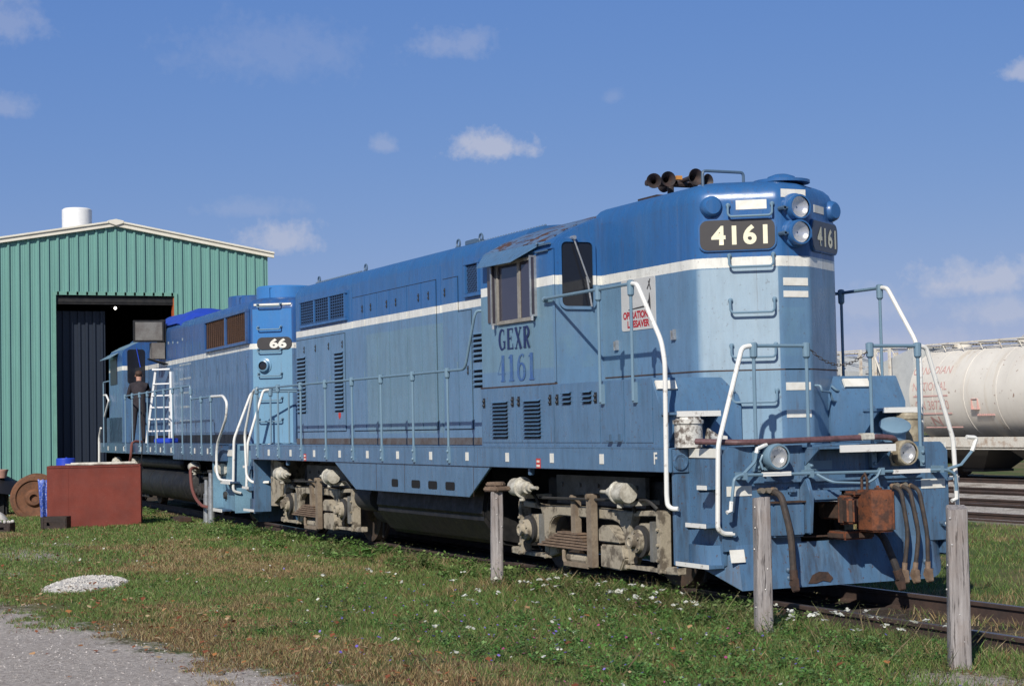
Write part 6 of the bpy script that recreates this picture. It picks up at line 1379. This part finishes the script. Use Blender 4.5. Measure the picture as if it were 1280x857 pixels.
def lawn(N, x0, x1, y0, y1, name, hscale, label, dens_far=1., side=False):
    x, y = scatter(N, x0, x1, y0, y1); n1, n2 = zone(x, y)
    ge = gravel_edge(x, y)+(n2-.5)*1.7+(fbm(x*6, y*6, 2)-.5)*.8
    ty = np.interp(x, [-42, -34, -26, -17, -13, -9, 60], [1.905, 1.13, .74, .30, .06, 0, 0]); d = y-ty
    p = np.ones(N); p *= np.where(ge > 0, np.clip(.10-ge*.25, 0.0, .1), 1); p *= np.where(np.abs(d) < .95, .0, 1); p *= np.where((n2 > .63), .35, 1.)
    p *= np.where((d > -1.9) & (d < -1.2), .75, 1)
    p *= 1-.9*np.clip(1-np.hypot((x-4.7)/.9, (y+2.3)/.5), 0, 1)**.5
    bare = np.clip(1-np.hypot((x+13)/3.0, (y+5.6)/.8), 0, 1); p *= 1-bare*.8
    pile = ((x+7.15)*.907-(y+5.98)*-.42)**2*0+np.hypot(((x+7.15)*.42+(y+5.98)*.907)/.47, ((x+7.15)*-.907+(y+5.98)*.42)/1.0); p *= np.where(pile < 1.0, .0, 1)
    keep = rng.random(N) < p; x, y, n1, n2, ge, d = x[keep], y[keep], n1[keep], n2[keep], ge[keep], d[keep]; N = len(x)
    near_edge = np.clip(1+ge/1.5, 0, 1) if not side else np.zeros(N)
    dryp = np.clip((n1-.60)*5.5+.25+near_edge*.55+np.clip((-y-4.7)/1.2, 0, 1)*np.clip((x+3)/2, 0, 1)*.55+(fbm(x*4, y*4, 2)-.5)*1.2, .08, .85); dry = rng.random(N) < dryp
    lush = np.clip((y+4.2)/2.2, 0, 1)*np.clip((x+9)/6, 0, 1) if not side else np.full(N, .3)
    h = (.026+.040*rng.random(N))*hscale*(1+1.5*lush*rng.random(N))*np.where(dry, 1.15, 1); h *= np.where(near_edge > .6, .8, 1); h *= np.where(d > -1.7, 1.3, 1) if not side else 1; h = h*np.where((np.abs(x-2.3) < 3.5) & (y > -2.4) & (y < 0), .6, 1)
    wd = rng.uniform(.0045, .009, N)*(1+np.clip(-x-3, 0, 30)/12)
    ci = rng.integers(0, 4, N); col = np.where(dry[:, None], Dc[ci], Gc[ci])*rng.uniform(.75, 1.25, (N, 1)); rd = (rng.random(N) < .07+.25*near_edge*dryp); col[rd] = Rc[rng.integers(0, 2, rd.sum())]
    mesh_np(name, blades(x, y, h, wd), 4, col, M['blade'], label)
lawn(430000, -9, 9, -8.6, -.9, 'grass', 1.0, 'green and straw coloured grass between the gravel drive and the track')
lawn(240000, -33, -9, -8.8, -.9, 'grass', 1.1, 'short lawn grass in front of the shed and locomotive 66')
lawn(110000, -16, 11, 1.3, 10.4, 'grass', 1.2, 'rough grass between the near track and the yard tracks', side=True)
# leafy weeds: small leaves in clumps
def leaf_quads(x, y, z, L, wd, tilt):
    N = len(x); a = rng.uniform(0, 2*np.pi, N); dx, dy = np.cos(a), np.sin(a); up = rng.uniform(*tilt, N)
    c = np.cos(up); s = np.sin(up); v = np.zeros((N, 4, 3)); P = np.stack([x, y, z], 1); F = np.stack([dx*c, dy*c, s], 1); S = np.stack([-dy, dx, np.zeros(N)], 1)
    v[:, 0] = P; v[:, 1] = P+F*(L*.5)[:, None]+S*(wd/2)[:, None]; v[:, 2] = P+F*L[:, None]-np.array([0, 0, 1])*(L*.15)[:, None]; v[:, 3] = P+F*(L*.5)[:, None]-S*(wd/2)[:, None]; return v
def weeds(NC, per, x0, x1, y0, y1, cond, hmax, name, label, cols=Gc, Lr=(.02, .05)):
    cx, cy = scatter(NC, x0, x1, y0, y1); n1, n2 = zone(cx, cy); k = cond(cx, cy, n1, n2); cx, cy = cx[k], cy[k]; NC = len(cx)
    r_ = rng.uniform(.04, .14, NC); hh = rng.uniform(.35, 1, NC)*hmax; cb = rng.uniform(.7, 1.2, NC); ci = rng.integers(0, 4, NC)
    i = np.repeat(np.arange(NC), per); N = len(i); a = rng.uniform(0, 2*np.pi, N); q = np.sqrt(rng.random(N))*r_[i]; x = cx[i]+np.cos(a)*q; y = cy[i]+np.sin(a)*q; z = gz(x, y)+rng.random(N)**.7*hh[i]
    L = rng.uniform(*Lr, N); col = cols[ci[i]]*cb[i][:, None]*rng.uniform(.8, 1.25, (N, 1))
    mesh_np(name, leaf_quads(x, y, z, L, L*rng.uniform(.4, .7, N), (-.2, .9)), 4, col, M['blade'], label)
ok = lambda x, y: gravel_edge(x, y) < -.3
weeds(1500, 30, -5, 7, -6.3, -1.7, lambda x, y, a, b: ok(x, y) & (a < .56) & (rng.random(len(x)) < .25+.75*np.clip((x+2)/4, 0, 1)) & (np.hypot((x-4.7)/.9, (y+2.3)/.5) > 1), .14, 'clover', 'low clover and leafy weeds in the grass before locomotive 4161', Gc*np.array([.8, 1.05, 1.0]))
weeds(900, 34, -31, 1.0, -2.2, -.85, lambda x, y, a, b: (b < .60) & ((x > -17) | (rng.random(len(x)) < .25)), .17, 'weeds', 'taller leafy weeds growing along the side of the track', Gc*np.array([1.0, 1.1, 1.1]), (.03, .08))
weeds(420, 26, -28, -4, -6, -2.2, lambda x, y, a, b: ok(x, y) & (b < .45), .07, 'clover', 'scattered low broad leaves in the lawn before locomotive 66', Gc)
weeds(200, 20, -10, 10, 1.5, 9, lambda x, y, a, b: b < .5, .15, 'weeds', 'leafy weeds beyond the near track', Gc)
# tall seeding stalks: thin stems with side branches, in loose clumps
cx = []
for (x0, y0, n_, sp) in ((-3.2, -1.95, 60, .8), (-1.6, -1.9, 70, .8), (-.2, -1.9, 50, .6), (1.0, -1.75, 26, .5), (2.6, -1.6, 40, .6), (3.6, -2.2, 20, .4), (-6.5, -1.8, 40, 1.2), (-2, -4.2, 40, 1.6), (2, -4.8, 40, 1.4), (-9, -2.0, 30, 1.5), (5.5, -2.0, 30, .6)):
    for i in range(n_): cx.append((random.gauss(x0, sp), random.gauss(y0, .22 if y0 > -3 else .8)))
cx = np.array([q for q in cx if q[1] < -1.15 and gravel_edge(q[0], q[1]) < -.2]); N = len(cx); hh = rng.uniform(.10, .33, N)
sb = np.concatenate([blades(cx[:, 0], cx[:, 1], hh, np.full(N, .006), .3)]+[blades(cx[:, 0]+rng.normal(0, .03, N), cx[:, 1]+rng.normal(0, .03, N), hh*rng.uniform(.5, .9, N), np.full(N, .005), .6) for _ in range(3)])
mesh_np('weed_stalks', sb, 4, np.concatenate([np.array([[.16, .17, .06], [.22, .17, .09], [.12, .15, .05]])[rng.integers(0, 3, N)]*rng.uniform(.7, 1.1, (N, 1)) for _ in range(4)]), M['blade'], 'thin seeding weed stalks standing above the grass near the posts')
i_ = np.repeat(np.arange(N), 16); zz = gz(cx[i_, 0], cx[i_, 1])+hh[i_]*rng.uniform(.3, 1., len(i_)); L = rng.uniform(.012, .035, len(i_))
mesh_np('weed_leaves', leaf_quads(cx[i_, 0]+rng.normal(0, .035, len(i_)), cx[i_, 1]+rng.normal(0, .035, len(i_)), zz, L, L*.5, (-.3, .9)), 4, np.array([[.14, .20, .06], [.20, .22, .09], [.10, .16, .05], [.26, .22, .12]])[rng.integers(0, 4, len(i_))], M['blade'], 'small leaves and seed heads on the tall weed stalks')
# flowers
def flowers(pts, r_, col, name, label, stem=.0):
    P = np.array(pts); N = len(P); n_ = 7; v = np.zeros((N, n_, 3)); t = np.array([2*np.pi*i/n_ for i in range(n_)]); tx = rng.uniform(-.5, .5, (N, 2))
    rr = (r_*rng.uniform(.6, 1.2, N))[:, None]; v[..., 0] = P[:, 0:1]+rr*np.cos(t); v[..., 1] = P[:, 1:2]+rr*np.sin(t); v[..., 2] = P[:, 2:3]+rr*(tx[:, 0:1]*np.cos(t)+tx[:, 1:2]*np.sin(t))+.35*rr*(np.arange(n_) % 2)
    col = np.array(col)[rng.integers(0, len(col), N)]*rng.uniform(.85, 1.1, (N, 1)); mesh_np(name, v, n_, col, M['blade'], label)
def head(x, y, h): return (x, y, float(gz(x, y))+h)
fw = []
for cx, cy, n_, sp in ((-.6, -1.95, 14, .45), (.2, -2.1, 9, .5), (-1.8, -2.1, 10, .6), (-2.9, -2.4, 5, .5), (2.7, -1.65, 7, .35), (3.1, -1.6, 5, .25), (2.2, -1.9, 8, .5), (-4.8, -3.4, 5, .6), (-2.0, -3.3, 6, .7), (1.2, -4.6, 6, .8)):
    for i in range(n_):
        x, y = random.gauss(cx, sp), random.gauss(cy, sp*.4)
        if gravel_edge(x, y) < 0 and y < -1.3:
            h = random.uniform(.12, .26)
            for q in range(5): fw.append(head(x+random.gauss(0, .018), y+random.gauss(0, .018), h+random.gauss(0, .006)))
for i in range(90):
    x, y = random.uniform(-18, 5), random.uniform(-6, -1.6)
    if ok(x, y): fw.append(head(x, y, random.uniform(.03, .09)))
flowers(fw, .017, [(.80, .80, .72), (.70, .70, .58), (.76, .76, .66)], 'white_wildflowers', 'white wild flower heads scattered through the grass')
fp = []
for i in range(240):
    x, y = random.gauss(1.4, 2.6), random.gauss(-4.0, 1.1)
    if ok(x, y) and y < -1.6: fp.append(head(x, y, random.uniform(.07, .17)))
flowers(fp, .012, [(.22, .16, .62), (.30, .22, .68), (.50, .10, .26)], 'purple_wildflowers', 'small violet and pink wild flowers low in the grass')
# stalks that carry the tall white flower heads
sx_ = np.array([(q[0], q[1]) for q in fw[::5]]); hh = np.array([q[2] for q in fw[::5]])-gz(sx_[:, 0], sx_[:, 1])
mesh_np('flower_stalks', blades(sx_[:, 0], sx_[:, 1], np.maximum(hh, .03), np.full(len(hh), .006), .12), 4, np.tile(np.array([[.07, .11, .03]]), (len(hh), 1)), M['blade'], 'thin green stalks under the white wild flowers')
# fallen leaves
N = 5200; x, y = rng.uniform(-20, 6, N), rng.uniform(-8.6, -2.2, N); ge_ = gravel_edge(x, y); k = rng.random(N) < np.where((ge_ > -1.5) & (ge_ < .5), .75, np.where(ge_ < 0, .16, .04)); x, y = x[k], y[k]; N = len(x)
lc = np.array([[.50, .22, .08], [.58, .34, .17], [.36, .13, .06], [.66, .48, .28], [.30, .10, .05]])[rng.integers(0, 5, N)]; L = rng.uniform(.03, .085, N)
mesh_np('fallen_leaves', leaf_quads(x, y, gz(x, y)+rng.uniform(.025, .085, N)*np.where(gravel_edge(x, y) > 0, .25, 1), L, L*rng.uniform(.6, .9, N), (-.3, .7)), 4, lc*rng.uniform(.7, 1.1, (N, 1)), M['blade'], 'dry orange and tan leaves fallen on the grass and drive')
# loose stones on the drive
N = 7000; x, y = rng.uniform(-12, 7, N), rng.uniform(-9.4, -6.0, N); k = gravel_edge(x, y)+rng.normal(0, .35, N) > -.1; x, y = x[k], y[k]; N = len(x); r_ = rng.uniform(.005, .014, N)
base = np.array([[1, 0, 0], [.2, .9, .1], [-.9, .3, 0], [-.1, -.9, .1]]); v = np.zeros((N, 4, 3)); ang = rng.uniform(0, 6.28, N); ca, sa = np.cos(ang), np.sin(ang)
sv_ = []
for tri in ((0, 1), (1, 2), (2, 3), (3, 0)):
    w_ = np.zeros((N, 3, 3))
    for q, b in enumerate((base[tri[0]], base[tri[1]], np.array([.1, .05, .75]))):
        w_[:, q, 0] = x+r_*(b[0]*ca-b[1]*sa); w_[:, q, 1] = y+r_*(b[0]*sa+b[1]*ca); w_[:, q, 2] = gz(x, y)+r_*b[2]-.002
    sv_.append(w_)
cs = np.array([[.46, .42, .38], [.56, .52, .48], [.33, .295, .265]])[rng.integers(0, 3, N)]
mesh_np('gravel', np.concatenate(sv_), 3, np.concatenate([cs]*4), tintmat('loose_gravel', .95), 'loose pale stones on the gravel drive')
# dead stalks and litter between the rails in front of the engine
N = 5200; x, y = rng.uniform(.3, 9, N), rng.uniform(-.66, .66, N); k = rng.random(N) < np.clip(.2+1.6*(fbm(x*1.6, y*1.6+40, 3)-.42)*4, .03, 1); x, y = x[k], y[k]; N = len(x)
mesh_np('grass', blades(x, y, rng.uniform(.03, .11, N), rng.uniform(.005, .012, N), 1.6), 4, np.where(rng.random(N)[:, None] < .7, Dc[rng.integers(0, 4, N)], Gc[rng.integers(0, 4, N)]), M['blade'], 'dry grass and stalks between the rails before locomotive 4161')
# one broad leaved plant by the track
PL_ = thing('broad_leaved_plant', 'bright green broad leaved plant growing by the track beside the fuel tank skirt', 'plant', (-9.0, -1.72, float(gz(-9.0, -1.72))))
mb = MB()
for i in range(26):
    a = random.uniform(0, 6.28); L = random.uniform(.16, .34); el = random.uniform(.4, 1.25); w_ = L*.42; q = V((random.gauss(0, .05), random.gauss(0, .05), 0)); f = V((math.cos(a)*math.cos(el), math.sin(a)*math.cos(el), math.sin(el))); s_ = V((-math.sin(a), math.cos(a), 0)); up_ = s_.cross(f)
    rows = []
    for t, ww in ((0, .12), (.3, .22), (.55, .95), (.8, .75), (1, .08)):
        c = q+f*L*t-V((0, 0, L*.35*t*t)); rows.append((c-s_*w_*ww/2+up_*-.0, c-up_*.012*ww, c+s_*w_*ww/2))
    vs = [p for r__ in rows for p in r__]; mb.add(vs, [(k*3+j, k*3+j+1, k*3+j+4, k*3+j+3) for k in range(4) for j in range(2)])
mb.build('leaf_cluster', plain('fresh_broad_leaf', (.10, .22, .045), .5), PL_)
mb = MB(); mb.cyl((0, 0, -.03), (0, 0, .12), .02, 6); mb.build('stem', plain('green_stem', (.12, .2, .05), .6), PL_)
